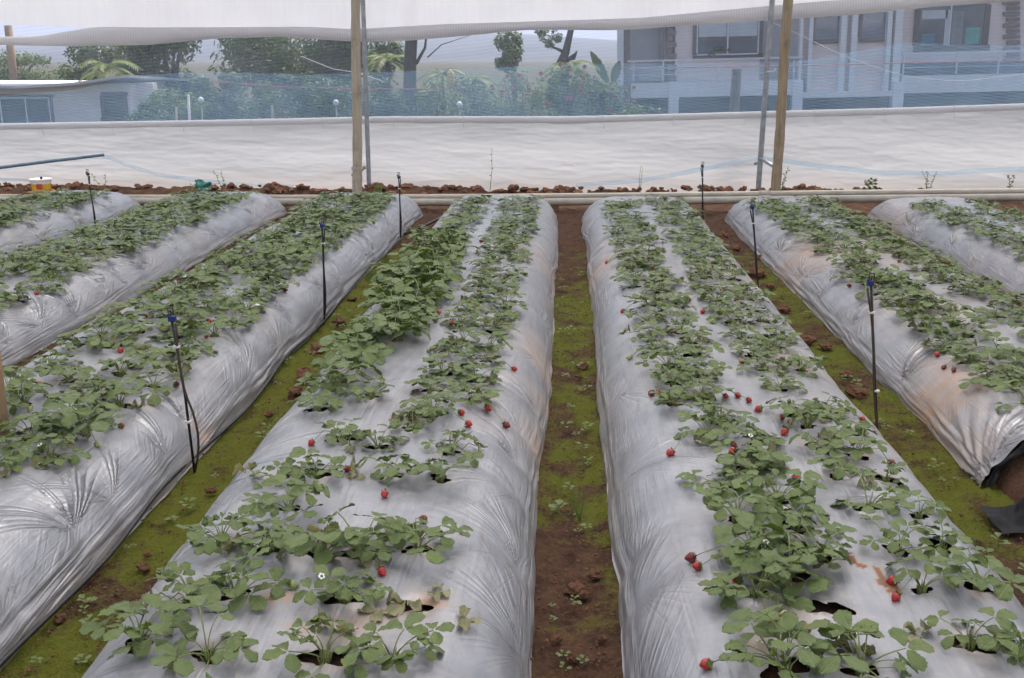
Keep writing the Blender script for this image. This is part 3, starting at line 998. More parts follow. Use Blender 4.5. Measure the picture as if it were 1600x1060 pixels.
feat = {}
plant_root = []
for i, (k, li, x, y) in enumerate(single):
    sc = lush(k, li, x, y) * random.uniform(.86, 1.12)
    n = int(random.uniform(10, 14) * (1.5 if sc > 1.2 else 1))
    if k == 1 and li >= 2 and y < 4.2: n = random.randint(5, 9)
    elif k == 0 and li >= 2 and y < 4.2: n = random.randint(7, 12)
    elif k == 0 and li <= 1 and y < 4.2: n = random.randint(8, 11)
    z = bed_z(k, x, y) - .012
    root = empty('strawberry_plant', (x, y, z), 0)
    tag(root, None, 'strawberry plant', 'strawberry plants in the %s of the %s' % (LINE[li], ROW[k]))
    feat[root.name] = dict(n=n, k=k, li=li, y=y, sc=sc, f=set())
    link('crown', CROWN, root).scale = (sc,) * 3
    a0 = random.uniform(0, 6.28)
    for j in range(n):
        pool = HIGH if (j % 3 == 0) else LOWL
        me, _p = LEAF[random.choice(pool)]
        o = link('leaf', me, root, (0, 0, .004))
        o.rotation_euler = (random.uniform(-.26, .26), random.uniform(-.20, .16), a0 + j * 2.399 + random.uniform(-.35, .35))
        s2 = sc * random.uniform(.70, 1.08)
        o.scale = (s2, s2, s2 * random.uniform(.85, 1.08) * (.76 if y > 4 and not (k == 0 and li < 2) else .92))
    for j in range(random.randint(0, 2)):
        o = link('young_leaf', random.choice(YOUNG), root); o.rotation_euler = (0, 0, random.uniform(0, 6)); o.scale = (sc,) * 3
    if random.random() < .45:
        feat[root.name]['f'].add('withered leaf'); o = link('withered_leaf', random.choice(WILT), root, (0, 0, .012)); o.rotation_euler = (0, 0, random.uniform(0, 6))
    if random.random() < .05 and y < 6:
        feat[root.name]['f'].add('white flower'); a = random.uniform(0, 6.28); rr_ = random.uniform(.05, .11); hh = random.uniform(.05, .11)
        st = MB().tube([(0, 0, 0), (rr_ * .5 * math.cos(a), rr_ * .5 * math.sin(a), hh * .8), (rr_ * math.cos(a), rr_ * math.sin(a), hh)], .0012, 4)
        so = st.build('flower_stalk', M['petiole'], root, smooth=True)
        o = link('flower', FLOWER, so, (rr_ * math.cos(a), rr_ * math.sin(a), hh)); o.rotation_euler = (random.uniform(-.7, .7), random.uniform(-.7, .7), 0)
    plant_root.append(root)

# fruit seen in the photograph (pixel of the fruit, kind), each on the stalk of its nearest plant
SEEN = [((597, 892), 'ripe'), ((601, 772), 'ripe'), ((763, 637), 'ripe'), ((790, 665), 'dark'), ((803, 577), 'ripe'), ((685, 488), 'ripe'), ((661, 811), 'ripe'), ((713, 678), 'ripe'),
        ((543, 731), 'ripe'), ((1027, 613), 'ripe'), ((1018, 615), 'dark'), ((1048, 708), 'ripe'), ((1080, 871), 'dark'), ((1090, 886), 'ripe'), ((1152, 905), 'ripe'), ((1200, 973), 'ripe'), ((1217, 974), 'ripe'),
        ((1222, 963), 'green'), ((1248, 983), 'ripe'), ((1259, 982), 'ripe'), ((1103, 1038), 'ripe'), ((1202, 787), 'ripe'), ((1246, 746), 'ripe'), ((1226, 675), 'ripe'), ((1134, 652), 'ripe'),
        ((1299, 672), 'ripe'), ((1393, 722), 'dark'), ((1397, 908), 'ripe'), ((1400, 932), 'ripe'), ((1561, 925), 'ripe'), ((1560, 1000), 'dark'), ((191, 666), 'ripe'), ((63, 699), 'ripe'), ((103, 618), 'ripe'),
        ((86, 621), 'ripe'), ((276, 603), 'dark'), ((214, 547), 'ripe'), ((1464, 555), 'ripe'), ((110, 455), 'ripe'), ((58, 462), 'ripe'), ((87, 460), 'ripe'), ((1222, 562), 'dark'), ((1233, 564), 'dark'), ((457, 913), 'green'), ((385, 1003), 'green'),
        ((700, 490), 'green'), ((1160, 565), 'ripe'), ((1192, 570), 'ripe'), ((1090, 545), 'dark'), ((705, 505), 'ripe'), ((650, 520), 'ripe'), ((680, 500), 'green'), ((1185, 640), 'ripe'), ((1170, 625), 'ripe'), ((1327, 450), 'dark'), ((1450, 360), 'ripe'), ((1490, 378), 'ripe'), ((1453, 360), 'ripe'), ((1534, 390), 'ripe')]


def add_fruit(root, px, py_, z, kind, s=1.0):
    loc = Vector((px, py_, z)) - root.location
    feat[root.name]['f'].add({'ripe': 'red fruit', 'dark': 'dark fruit', 'green': 'unripe fruit'}[kind])
    r = .0125 * s
    hd = Vector((loc.x, loc.y, 0)); hd = hd.normalized() if hd.length > 1e-3 else Vector((1, 0, 0))
    top = loc + Vector((0, 0, r)) - hd * .010 * s
    dirv = (hd + Vector((random.uniform(-.5, .5), random.uniform(-.5, .5), -.30))).normalized()
    mid = top * .55 + Vector((random.uniform(-.02, .02), random.uniform(-.02, .02), .045))
    st = MB().tube([(0, 0, .01), mid * .6 + Vector((0, 0, .015)), mid, top * .9 + Vector((0, 0, .012)), top], .0013, 4)
    st.build('fruit_stalk', M['petiole'], root, smooth=True)
    f = link('fruit', random.choice(FRUIT[kind]), root, top)
    q = (-dirv).to_track_quat('Z', 'X')
    f.rotation_euler = q.to_euler()
    f.scale = (s, s, s * random.uniform(.9, 1.1))
    c = link('calyx', CALYX, f, (0, 0, .0006)); c.rotation_euler = (0, 0, random.uniform(0, 6))


def nearest(x, y):
    return min(plant_root, key=lambda o: (o.location.x - x) ** 2 + (o.location.y - y) ** 2)


def which_bed(x):
    return min(BED, key=lambda k: abs(BED[k]['cx'] - x))


for (p, kind) in SEEN:
    q = on(*p, .25)
    for _ in range(3):
        k = which_bed(q.x); q = on(*p, bed_z(k, q.x, q.y) + .013)
    add_fruit(nearest(q.x, q.y), q.x, q.y, bed_z(which_bed(q.x), q.x, q.y) + .004, kind, random.uniform(.85, 1.1))
for i in range(120):
    root = random.choice(plant_root[40:])
    sgn = random.choice((-1, 1))
    x = root.location.x + sgn * random.uniform(.06, .17); y = root.location.y + random.uniform(-.12, .06)
    k = which_bed(x)
    if abs(x - BED[k]['cx']) > .5: continue
    add_fruit(root, x, y, bed_z(k, x, y) + .004, random.choice(('ripe', 'ripe', 'dark', 'green')), random.uniform(.75, 1.0))

SHORT = {0: 'bed left of central path', 1: 'bed right of central path', -1: 'bed with left sprinkler stakes', 2: 'soil stained right bed', -2: 'left edge bed', 3: 'right edge bed', -3: 'far left corner bed', 4: 'far right bed', -4: 'leftmost bed'}
for root in plant_root:
    q = feat[root.name]
    fs_ = [x for x in ('red fruit', 'dark fruit', 'unripe fruit', 'white flower', 'withered leaf') if x in q['f']][:1]
    size = 'lush' if q['sc'] > 1.2 else 'bushy' if q['n'] >= 11 else 'sparse' if q['n'] <= 8 else 'medium'
    zone = 'near end' if q['y'] < 2.7 else 'near part' if q['y'] < 3.6 else 'middle' if q['y'] < 4.8 else 'far part'
    root['label'] = '%s strawberry plant%s, %s, %s, %s' % (size, ' with ' + fs_[0] if fs_ else '', LINE[q['li']].replace(' line', ' row'), zone, SHORT[q['k']])

# the plants beyond the nearest ones: one mass
Vs, Fs, UVs, MIs = [], [], [], []
nv = 0
for (k, li, x, y) in mass:
    sc = lush(k, li, x, y) * random.uniform(.9, 1.15)
    z = bed_z(k, x, y) - .008
    for j in range(random.randint(11, 14) if k < 0 else random.randint(10, 14)):
        v, f, uv, mi = LEAF_LO[random.choice(HIGH if j % 3 == 0 else LOWL)]
        a = random.uniform(0, 6.28); s2 = sc * random.uniform(.8, 1.15)
        c_, s_ = math.cos(a) * s2, math.sin(a) * s2
        tl = random.uniform(-.15, .15)
        Vs.append(np.stack([v[:, 0] * c_ - v[:, 1] * s_ + x, v[:, 0] * s_ + v[:, 1] * c_ + y, v[:, 2] * s2 * .62 + tl * v[:, 1] + z], 1))
        Fs.append(f + nv); UVs.append(uv); MIs.append(mi); nv += len(v)
me = np_mesh('strawberry_foliage', np.concatenate(Vs), np.concatenate(Fs), [M['leaf'], M['petiole']], mi=np.concatenate(MIs), uv=np.concatenate(UVs))
tag(link('strawberry_foliage', me), 'dense strawberry plants covering the far halves of the beds', 'strawberry plants', kind='stuff')

# withered leaves lying loose on the film
WL = [((595, 955), 1.0, 'withered leaf in the dead patch on the near film, left one'), ((640, 942), 1.1, 'crumpled olive leaf over the hole in the dead patch'), ((668, 925), .9, 'curled dry leaf at the back of the dead patch'),
      ((712, 958), 1.0, 'yellowish withered leaf lying alone on bare film left of the central path'), ((490, 972), .6, 'small brown crumpled leaf on bare film at the near left bed'),
      ((565, 745), .8, 'dry leaf lying among the plants left of the central path'), ((220, 625), 1.0, 'tan dried leaf on the left bed beside its red fruit'), ((1450, 1000), .9, 'dull withered leaf by the hole in the near right corner')]
for (p, s, lab) in WL:
    q = on(*p, .25); k = which_bed(q.x); z = bed_z(k, q.x, q.y)
    v, f, uv, mi = trifoliate(int(p[0]), .012, .004, .052 * s, R(8), hi=True, fold=.8)
    v[:, 2] += .011 * np.sin(v[:, 0] * 150 + p[0]) * np.cos(v[:, 1] * 120 + p[1])
    v[:, 2] = np.maximum(v[:, 2], .001) + .003
    o = link('withered_leaf', np_mesh('withered_leaf', v, f, [M['dryleaf'], M['petiole']], mi=mi, uv=uv), None, (q.x, q.y, z))
    o.rotation_euler = (0, 0, random.uniform(0, 6))
    tag(o, lab, 'dead leaf')

# ------------------------------------------------------------------ clods, seedlings
def clod_mesh(seed):
    import bmesh
    bm = bmesh.new(); bmesh.ops.create_icosphere(bm, subdivisions=3, radius=1)
    for v in bm.verts:
        d = v.co.normalized()
        r = 1 + .55 * mnoise.noise(d * 1.3 + Vector((seed * 7.3, 0, 0))) + .34 * mnoise.noise(d * 3.1 + Vector((0, seed * 3.3, 0))) + .16 * mnoise.noise(d * 8 + Vector((0, 0, seed * 2.3)))
        v.co = Vector((d.x, d.y * .85, d.z * .62)) * r
    me = bpy.data.meshes.new('soil_clod'); bm.to_mesh(me); bm.free()
    me.materials.append(M['clod'])
    return me


CLOD = [clod_mesh(i) for i in range(8)]


def clod(x, y, z, r, lab, grp):
    o = link('soil_clod', random.choice(CLOD), None, (x, y, z))
    o.scale = (r * random.uniform(.8, 1.3), r * random.uniform(.8, 1.2), r * random.uniform(.7, 1.1))
    o.rotation_euler = (random.uniform(-.3, .3), random.uniform(-.3, .3), random.uniform(0, 6.28))
    tag(o, lab, 'soil clod', grp)


SC = [((900, 922), .038), ((912, 930), .026), ((928, 900), .036), ((910, 573), .042), ((905, 590), .02), ((895, 1030), .02), ((870, 1000), .016), ((940, 1000), .018)]
for (p, r) in SC:
    q = on(*p); clod(q.x, q.y, .004, r * .8, 'reddish soil clod lying on the narrow central path', 'clods on the central path')
for (p, r) in [((462, 615), .045), ((482, 592), .06), ((495, 548), .05), ((476, 580), .03), ((330, 770), .02), ((225, 890), .022), ((230, 870), .016), ((95, 970), .02), ((530, 505), .035), ((550, 470), .03), ((420, 650), .02), ((310, 825), .018)]:
    q = on(*p); clod(q.x, q.y, .008, r, 'reddish soil clod on the bright mossy path left of centre', 'clods on the mossy left path')
for (p, r) in [((1180, 430), .075), ((1222, 487), .055), ((1190, 405), .05), ((1255, 535), .05), ((1290, 545), .04), ((1340, 618), .05), ((1322, 588), .03), ((1150, 390), .04), ((1130, 370), .05), ((1205, 450), .03)]:
    q = on(*p); clod(q.x, q.y, .012, r, 'reddish soil clod on the mossy path under the right hand sprinkler stakes', 'clods on the right path')
for (p, r) in [((1465, 412), .07), ((1483, 418), .05), ((1395, 335), .05), ((1375, 340), .06)]:
    q = on(*p); clod(q.x, q.y, .02, r, 'brown clod wedged between the two rightmost beds', 'clods between the right beds')
for i in range(285):
    x = random.uniform(-7.2, 6.6); y = 12.33 + random.gauss(0, .11)
    if 3.1 < x and random.random() < .75: continue
    h = .115 * math.exp(-((y - 12.35) / .2) ** 2)
    clod(x, y, h + random.uniform(-.005, .03), random.choice((.022, .03, .036, .045, .06)) * random.uniform(.8, 1.2), 'red brown soil clod heaped behind the long cream pipes', 'clods heaped along the wall')


for (px, py, r) in ((1252, 296, .10), (1272, 297, .08), (1240, 299, .07), (1288, 299, .05), (1128, 298, .06), (1140, 296, .05)):
    q = at(px, py, 12.3); clod(q.x, q.y, max(.03, q.z), r, 'large tan clod in the heap at the foot of the brown post', 'large clods by the brown post')


def seedling_mesh(seed, n, r, h):
    rr = random.Random(seed); mb = MB()
    for i in range(n):
        a = i * 2.4 + rr.uniform(-.4, .4); l = r * rr.uniform(.6, 1.1); hh = h * rr.uniform(.4, 1.1)
        d = Vector((math.cos(a), math.sin(a), 0)); nn = Vector((-d.y, d.x, 0)) * l * .33
        b = d * l * .25 + Vector((0, 0, hh * .8)); t_ = d * l + Vector((0, 0, hh))
        m_ = (b + t_) / 2 + Vector((0, 0, h * .12))
        mb.add([b, m_ + nn, t_, m_ - nn], [(0, 1, 2), (0, 2, 3)])
        mb.add([Vector((0, 0, 0)), Vector((.0015, .001, 0)), b], [(0, 1, 2)])
    return mb.mesh('weed_seedling', M['weed'], smooth=False)


SEED = [seedling_mesh(i, 5 + i % 4, .022 + .005 * (i % 3), .018 + .006 * (i % 3)) for i in range(6)]
for (pathk, lab, grp, n) in (((0, 1), 'tiny green weed seedling on the narrow central path', 'seedlings on the central path', 44), ((-1, 0), 'small weed seedling on the bright mossy path left of centre', 'seedlings on the left path', 40), ((1, 2), 'small weed seedling on the path under the right sprinkler stakes', 'seedlings on the right path', 36)):
    xl = BED[pathk[0]]['cx'] + WB; xr = BED[pathk[1]]['cx'] - WB
    for i in range(n):
        y = 2.2 + 6.5 * random.random() ** 1.6
        o = link('weed_seedling', random.choice(SEED), None, (random.uniform(xl + .02, xr - .02), y, .002))
        o.rotation_euler = (0, 0, random.uniform(0, 6)); s = random.uniform(.6, 1.5); o.scale = (s, s, s)
        tag(o, lab, 'weed seedling', grp)
gb = MB()
for i in range(4):
    a = R(70 + 30 * i)
    gb.add([(0, 0, 0), (.006, 0, 0), (.10 * math.cos(a) * .4 + .006, .02, .09), (.12 * math.cos(a) * .5, .03, .15 - .02 * i), (.10 * math.cos(a) * .4, .02, .09)], [(0, 1, 2, 4), (4, 2, 3)])
q = on(905, 815)
o = gb.build('grass_tuft', M['weed'], None, q); tag(o, 'single tall grass tuft in the middle of the central path', 'grass tuft')

# crumbs of soil scattered on the paths: nobody could count them
rng = np.random.default_rng(5)
octa = np.array([(1, 0, 0), (-1, 0, 0), (0, 1, 0), (0, -1, 0), (0, 0, 1), (0, 0, -.6)])
of = np.array([(0, 2, 4), (2, 1, 4), (1, 3, 4), (3, 0, 4), (2, 0, 5), (1, 2, 5), (3, 1, 5), (0, 3, 5)])
VV, FF = [], []
n = 0
for (pa, pb, cnt) in ((-1, 0, 1300), (0, 1, 1500), (1, 2, 1300)):
    xl = BED[pa]['cx'] + WB; xr = BED[pb]['cx'] - WB
    for i in range(cnt):
        r_ = .0022 + .006 * rng.random() ** 3
        y = 2.2 + 8 * rng.random() ** 1.5
        a = rng.random() * 6.28
        v = octa * r_ * rng.uniform(.6, 1.3, (6, 3))
        v = np.stack([v[:, 0] * math.cos(a) - v[:, 1] * math.sin(a), v[:, 0] * math.sin(a) + v[:, 1] * math.cos(a), v[:, 2]], 1)
        VV.append(v + (xl + rng.random() * (xr - xl), y, .004 + .004 * rng.random())); FF.append(of + n); n += 6
tag(link('soil_crumbs', np_mesh('soil_crumbs', np.concatenate(VV), np.concatenate(FF), M['clod'], smooth=False)), 'fine soil crumbs scattered over the three paths', 'soil crumbs', kind='stuff')
# black plastic scrap by the cut bed end
q = on(1590, 820, .0)
xx = np.linspace(-.10, .22, 26); yy = np.linspace(-.10, .12, 20)
X, Y = np.meshgrid(xx, yy)
env = np.exp(-((X - .06) / .11) ** 2 - (Y / .06) ** 2)
Z = .012 + .075 * env * (.7 + .5 * fbm(X * 20, Y * 20, 3)) + (.01 + .05 * env) * np.abs(vn(X * 30 + Y * 22, Y * 26 - X * 10, 6))
Xr = X + .02 * vn(X * 14, Y * 14, 8); Yr = Y + .02 * vn(X * 13, Y * 13, 9)
o = link('plastic_scrap', np_mesh('plastic_scrap', np.stack([Xr.ravel(), Yr.ravel(), Z.ravel()], 1), grid_quads(20, 26), M['black']), None, q)
tag(o, 'crumpled black plastic scrap on soil before the cut bed end', 'plastic scrap')

# ------------------------------------------------------------------ sprinkler stakes
STK = [((137, 272), (150, 362), 'black sprinkler stake in the far left corner near the yellow tub', 0), ((623, 277), (625, 375), 'black sprinkler stake at the far end of the mossy left path', 0),
       ((503, 352), (506, 505), 'middle sprinkler stake along the left bed, with dark head', 1), ((268, 497), (305, 735), 'nearest left sprinkler stake with blue head and bowed tube', 2),
       ((1098, 260), (1100, 355), 'thin sprinkler stake at the far end of the right path', 0), ((1176, 324), (1188, 460), 'sprinkler stake with blue head at the far soil stained bed', 1),
       ((1361, 442), (1375, 690), 'nearest right sprinkler stake with blue head and two black tubes', 2)]
for (a, b_, lab, big) in STK:
    g0 = on(*b_); t0 = at(a[0], a[1], g0.y)
    root = empty('sprinkler', (g0.x, g0.y, 0)); tag(root, lab, 'sprinkler', 'sprinkler stakes between the beds')
    tp = t0 - g0
    h = tp.z
    sx = 1 if a[0] < 800 else -1
    MB().tube([(0, 0, -.08), tp * .5 + Vector((.006 * sx, 0, 0)), tp * .98], .0058, 8).build('stake', M['tube'], root, smooth=True)
    bow = .030 if big == 2 and a[0] < 800 else .008
    pts = []
    for i in range(13):
        t_ = i / 12
        pts.append(tp * t_ * .97 + Vector((sx * (bow * math.sin(math.pi * min(1, t_ / .55)) if t_ < .55 else 0) + sx * .0105 * (1 - .25 * t_) * (1 if t_ > .06 else .4) * (math.cos((t_ - .55) * 2)), -.010, 0)) + (Vector((sx * .014 * max(0, (t_ - .8) / .2), 0, 0))))
    MB().tube(pts, .0050, 8).build('feed_tube', M['tube2'] if big == 2 else M['tube'], root, smooth=True)
    MB().tube([tp * .82 + Vector((.005 * sx, -.005, -.004)), tp * .82 + Vector((.005 * sx, -.005, .004))], .0135, 10).build('tie', M['tie'], root)
    if big == 2:
        MB().tube([tp * .33 + Vector((.005 * sx, -.005, -.003)), tp * .33 + Vector((.005 * sx, -.005, .003))], .014, 10).build('tie', M['tie'], root)
    s = 1.0
    hb = MB().box((-.014, -.008, -.012), (.014, .008, .008), c=tp + Vector((.004 * sx, -.004, 0))).tube([tp + Vector((-.012, -.004, .008)), tp + Vector((-.012, -.004, .016))], .007, 8)
    hb.build('head', M['blue'] if big else M['tube'], root)
    nz = MB()
    for dx in (-.010, .010):
        nz.tube([tp + Vector((dx, -.004, .010)), tp + Vector((dx, -.004, .040))], .0022, 6)
    nz.tube([tp + Vector((-.012, -.004, .040)), tp + Vector((.012, -.004, .040))], .003, 6)
    nz.tube([tp + Vector((0, -.004, .010)), tp + Vector((0, -.004, .030))], [.005, .002], 6)
    nz.build('nozzle', M['tube'], root)

# hoses
pts = []
for i in range(60):
    y = 2.2 + 7.2 * i / 59
    pts.append((BED[-1]['cx'] + WB + .008 + .025 * float(vn(y * 1.3, 1, 4)), y, .020 + .012 * float(vn(y * 2, 4, 5)) + .01))
o = MB().tube(pts, .008, 8).build('hose', M['tube'], smooth=True); tag(o, 'black hose lying along the wrinkled foot of the left bed', 'hose')
a = on(632, 366, .03); b_ = on(705, 332, .16)
o = MB().tube([a, (a + b_) / 2 + Vector((0, 0, -.01)), b_, b_ + Vector((.25, .6, .02))], .013, 8).build('hose', M['tube'], smooth=True)
tag(o, 'short black hose crossing the far end of the mossy path', 'hose')

# ------------------------------------------------------------------ pipes and posts along the wall
def pole(name, base_px, by, top_px, r0, r1, mat, lab, cat, knots=0, zt=None, rings=False):
    b0 = at(base_px[0], base_px[1], by); t_ = at(top_px[0], top_px[1], by)
    d = (t_ - b0)
    top = b0 + d * ((3.0 - b0.z) / d.z); foot = b0 + d * ((-.15 - b0.z) / d.z)
    root = empty(name, (b0.x, b0.y, 0)); tag(root, lab, cat)
    n = 26; pts, rad = [], []
    for i in range(n):
        t = i / (n - 1); p = foot.lerp(top, t) - root.location
        p += Vector((.006 * math.sin(t * 9 + r0 * 100), .006 * math.cos(t * 7), 0)) if knots else Vector()
        pts.append(p); rad.append(r0 + (r1 - r0) * t + (.003 * math.sin(i * 2.1) if knots else 0))
    MB().tube(pts, rad, 14).build('shaft', mat, root, smooth=True)
    return root, foot - root.location, top - root.location


wp, f0, t0 = pole('wooden_post', (558, 318), 11.13, (556.5, 0), .052, .046, M['bamboo'], 'pale weathered wooden post standing in front of the cream pipes, left of centre', 'post', 1)
sp_, f1, t1 = pole('steel_post', (577, 300), 12.55, (567, 0), .027, .026, M['steel'], 'slim grey steel post just right of the pale wooden post', 'post')
wp2, f2, t2 = pole('wooden_post', (1211, 307), 11.95, (1232, 0), .055, .050, M['wood'], 'brown wooden post right of centre beside a steel post', 'post', 1)
sp2, f3, t3 = pole('steel_post', (1185, 293), 12.5, (1206.5, 0), .031, .030, M['steel'], 'grey steel post tied with blue cord beside the brown post', 'post')
np_b = on(2, 680, .24)
npst = empty('wooden_post', (np_b.x - .004, np_b.y, np_b.z)); tag(npst, 'tan wooden post cut off by the left edge in the near left bed', 'post')
MB().tube([(0, 0, -.1), (.001, 0, .4), (-.004, 0, 1.4), (-.004, 0, 2.4)], [.036, .036, .033, .030], 16).build('shaft', M['wood2'], npst, smooth=True)
# fittings
for (root, f, t, z) in ((wp, f0, t0, .47),):
    p = f.lerp(t, (z + .15) / 3.15)
    MB().tube([p + Vector((0, 0, -.015)), p + Vector((0, 0, .015))], .0575, 14).build('band', M['pvc'], root)
a = at(1187, 247, 12.5) - sp2.location; b_ = at(1212, 262, 12.05) - sp2.location
MB().tube([a, a.lerp(b_, .5), b_], .020, 10).build('brace', M['steel'], sp2, smooth=True)
MB().tube([a + Vector((-.06, 0, -.07)), a + Vector((.03, 0, -.04))], .018, 10).build('coupling', M['steel'], sp2, smooth=True)
c = at(1202, 113, 12.5) - sp2.location
MB().tube([c + Vector((-.04, 0, -.01)), c + Vector((-.04, -.05, 0)), c + Vector((.04, -.05, .01)), c + Vector((.06, -.06, .035))], .006, 6).build('cord', M['tie'], sp2, smooth=True)
a = at(572, 262, 12.5) - sp_.location
MB().tube([a + Vector((-.10, -.3, -.06)), a + Vector((-.02, 0, 0))], .022, 8).build('brace', M['wood'], sp_, smooth=True)

for (pp, Y, r, lab) in (([(0, 313.5), (250, 315), (530, 316.5), (800, 316.5), (1060, 314), (1330, 311), (1600, 308.5)], 11.35, .040, 'front one of the two long cream pipes across the bed ends'),
                        ([(0, 308.5), (250, 309.5), (530, 309.5), (800, 308), (1060, 305.5), (1330, 302), (1600, 299.5)], 11.62, .036, 'rear one of the two long cream pipes across the bed ends')):
    P = [at(x, y, Y) for (x, y) in pp]
    P = [P[0] + (P[0] - P[1]) * .6] + P + [P[-1] + (P[-1] - P[-2]) * .6]
    root = empty('pipe', (0, Y, 0)); tag(root, lab, 'pipe')
    Q = []
    for i in range(len(P) - 1):
        for j in range(4): Q.append(P[i].lerp(P[i + 1], j / 4) - root.location)
    MB().tube(Q, r, 14).build('pipe_run', M['pvc'], root, smooth=True)
    for i in (5, 13, 22):
        d = (Q[i + 1] - Q[i]).normalized()
        MB().tube([Q[i] - d * .06, Q[i] + d * .06], r + .006, 14).build('coupling', M['pvc'], root, smooth=True)
    for i in (3, 17, 27):   # soil blocks that carry the pipe
        p = Q[i]
        mbk = MB().box((p.x - .06, -.05, -.05 ), (p.x + .06, .05, p.z - r + .004))
        mbk.build('support', M['clod'], root)

# ------------------------------------------------------------------ wall of net and sheets
def poly(pts, n):
    xs = [p[0] for p in pts]; ys = [p[1] for p in pts]
    X = np.linspace(xs[0], xs[-1], n)
    # smooth the corners a little
    Yv = np.interp(X, xs, ys)
    k = max(3, n // 60)
    ker = np.ones(k) / k
    Yp = np.pad(Yv, k, mode='edge')
    return X, np.convolve(Yp, ker, 'same')[k:-k]


def curtain_mesh(name, top, bot, Y, n, rows, mat, disp, parent=None):
    xt, yt = poly(top, n); xb, yb = poly(bot, n)
    V = np.zeros((rows, n, 3))
    for j in range(n):
        a = at(xt[j], yt[j], Y); b = at(xb[j], yb[j], Y)
        for i in range(rows):
            t = i / (rows - 1)
            V[i, j] = a.lerp(b, t)
    V[:, :, 1] += disp(V[:, :, 0], V[:, :, 2])
    return link(name, np_mesh(name, V.reshape(-1, 3), grid_quads(rows, n), mat), parent)


XL, XR = -260, 1900
# white sheet at the foot
hem_line = [(XL, 200), (0, 194), (250, 190), (420, 187), (600, 183), (900, 183), (1060, 179), (1200, 175), (1400, 170), (1600, 163), (XR, 156)]
sheet = empty('ground_sheet', (0, 12.75, 0)); sheet.location = (0, 0, 0)
tag(sheet, 'crumpled white plastic sheet along the foot of the net wall', 'plastic sheet')
curtain_mesh('sheet', [(x, y + 4) for x, y in hem_line], [(XL, 318), (XR, 318)], 12.75, 420, 80, M['sheet'],
             lambda x, z: .030 * fbm(x * .6, z * 3, 3) + .002 * vn(x * 1.4 + z * 6, z * 12 + x * 1.5, 4) + .002 * vn(x * 4 - z * 9, z * 30, 5) + .003 * vn(x * 14 + z * 20, z * 60, 6) + .05 * np.clip(.3 - z, 0, 1), sheet)
P = [at(x, y, 12.72) for x, y in zip(*poly([(x, y + 4) for x, y in hem_line], 80))]
MB().tube(P, .040, 10).build('hem', M['sheet'], sheet, smooth=True)
for i in range(4, 78, 4):
    p = P[i]
    MB().tube([p + Vector((-.004, -.042, .05)), p + Vector((0, -.045, 0)), p + Vector((.006, -.03, -.11))], .004, 5).build('tie', M['tie'], sheet)
# clear insect net above it
net = tag(curtain_mesh('insect_net', [(XL, -120), (XR, -120)], [(XL, 215), (0, 208), (900, 196), (1600, 178), (XR, 170)], 12.95, 160, 40, M['net'], lambda x, z: .03 * fbm(x * .7, z * 1.5, 7)),
          'fine whitish insect net stretched between the posts above the sheet', 'insect net')
bl = tag(curtain_mesh('shade_net', [(XL, 150), (0, 150), (120, 140), (215, 118), (320, 112), (480, 117), (600, 113), (760, 106), (900, 100), (1100, 99), (1250, 96), (1330, 82), (1420, 66), (1480, 70), (1600, 72), (XR, 74)],
                      [(XL, 212), (0, 206), (900, 194), (1600, 176), (XR, 168)], 12.86, 200, 24, M['bluenet'], lambda x, z: .03 * fbm(x * .9, z * 2.5, 9)),
          'sagging bluish net layered over the lower half of the insect net', 'shade net')
# white net roof over the beds, above the frame
xx = np.linspace(-14, 14, 29); yy = np.linspace(-6, 12.6, 20)
X, Y = np.meshgrid(xx, yy)
tag(link('net_roof', np_mesh('net_roof', np.stack([X.ravel(), Y.ravel(), (3.1 - .06 * np.abs(np.sin(X * .75)) - .03 * np.sin(Y)).ravel()], 1), grid_quads(20, 29), net_material('roof_net', (.80, .80, .82), .80, .86, .05, 0.0, .5, tr=.58))),
    'white net roof stretched over the strawberry beds', 'net roof')
# rolled up white curtain
cur = empty('side_curtain', (0, 0, 0)); tag(cur, 'white side curtain rolled up along the top of the net wall', 'curtain')
c_low = [(XL, 28), (0, 33), (110, 38), (330, 44), (480, 42), (550, 46), (690, 38), (850, 33), (1000, 28), (1150, 14), (1260, 4), (1400, -6), (1600, -14), (XR, -24)]
r_low = [(XL, 70), (0, 71), (110, 73), (230, 71), (345, 60), (440, 58), (550, 66), (640, 64), (740, 55), (822, 47), (960, 48), (1100, 39), (1200, 32), (1330, 24), (1470, 10), (1600, 2), (XR, -10)]
curtain_mesh('upper_sheet', [(XL, -170), (XR, -170)], [(x, y + 4) for x, y in c_low], 12.64, 420, 30, M['curtain'], lambda x, z: .005 * vn(x * 9, z * .8, 12) + .03 * fbm(x * .8, z, 13), cur)
xt, yt = poly([(XL, 57), (0, 58), (60, 56), (150, 42), (240, 43)] + c_low[4:], 400); xb, yb = poly(r_low, 400)
rows = 14
V = np.zeros((rows, 400, 3))
for j in range(400):
    a = at(xt[j], yt[j], 12.62); b = at(xb[j], yb[j], 12.62)
    for i in range(rows):
        th = math.pi * 2 * i / (rows - 1)
        t = .5 - .5 * math.cos(th)
        p = a.lerp(b, t)
        p.y += -.055 * math.sin(th) * (1 if th < math.pi else .8)
        V[i, j] = p
V[:, :, 1] += .008 * vn(V[:, :, 0] * 3, V[:, :, 2] * 20, 15)
Vm = V.reshape(-1, 3)
Q = grid_quads(rows, 400)
link('roll', np_mesh('roll', Vm, Q, M['roll']), cur)

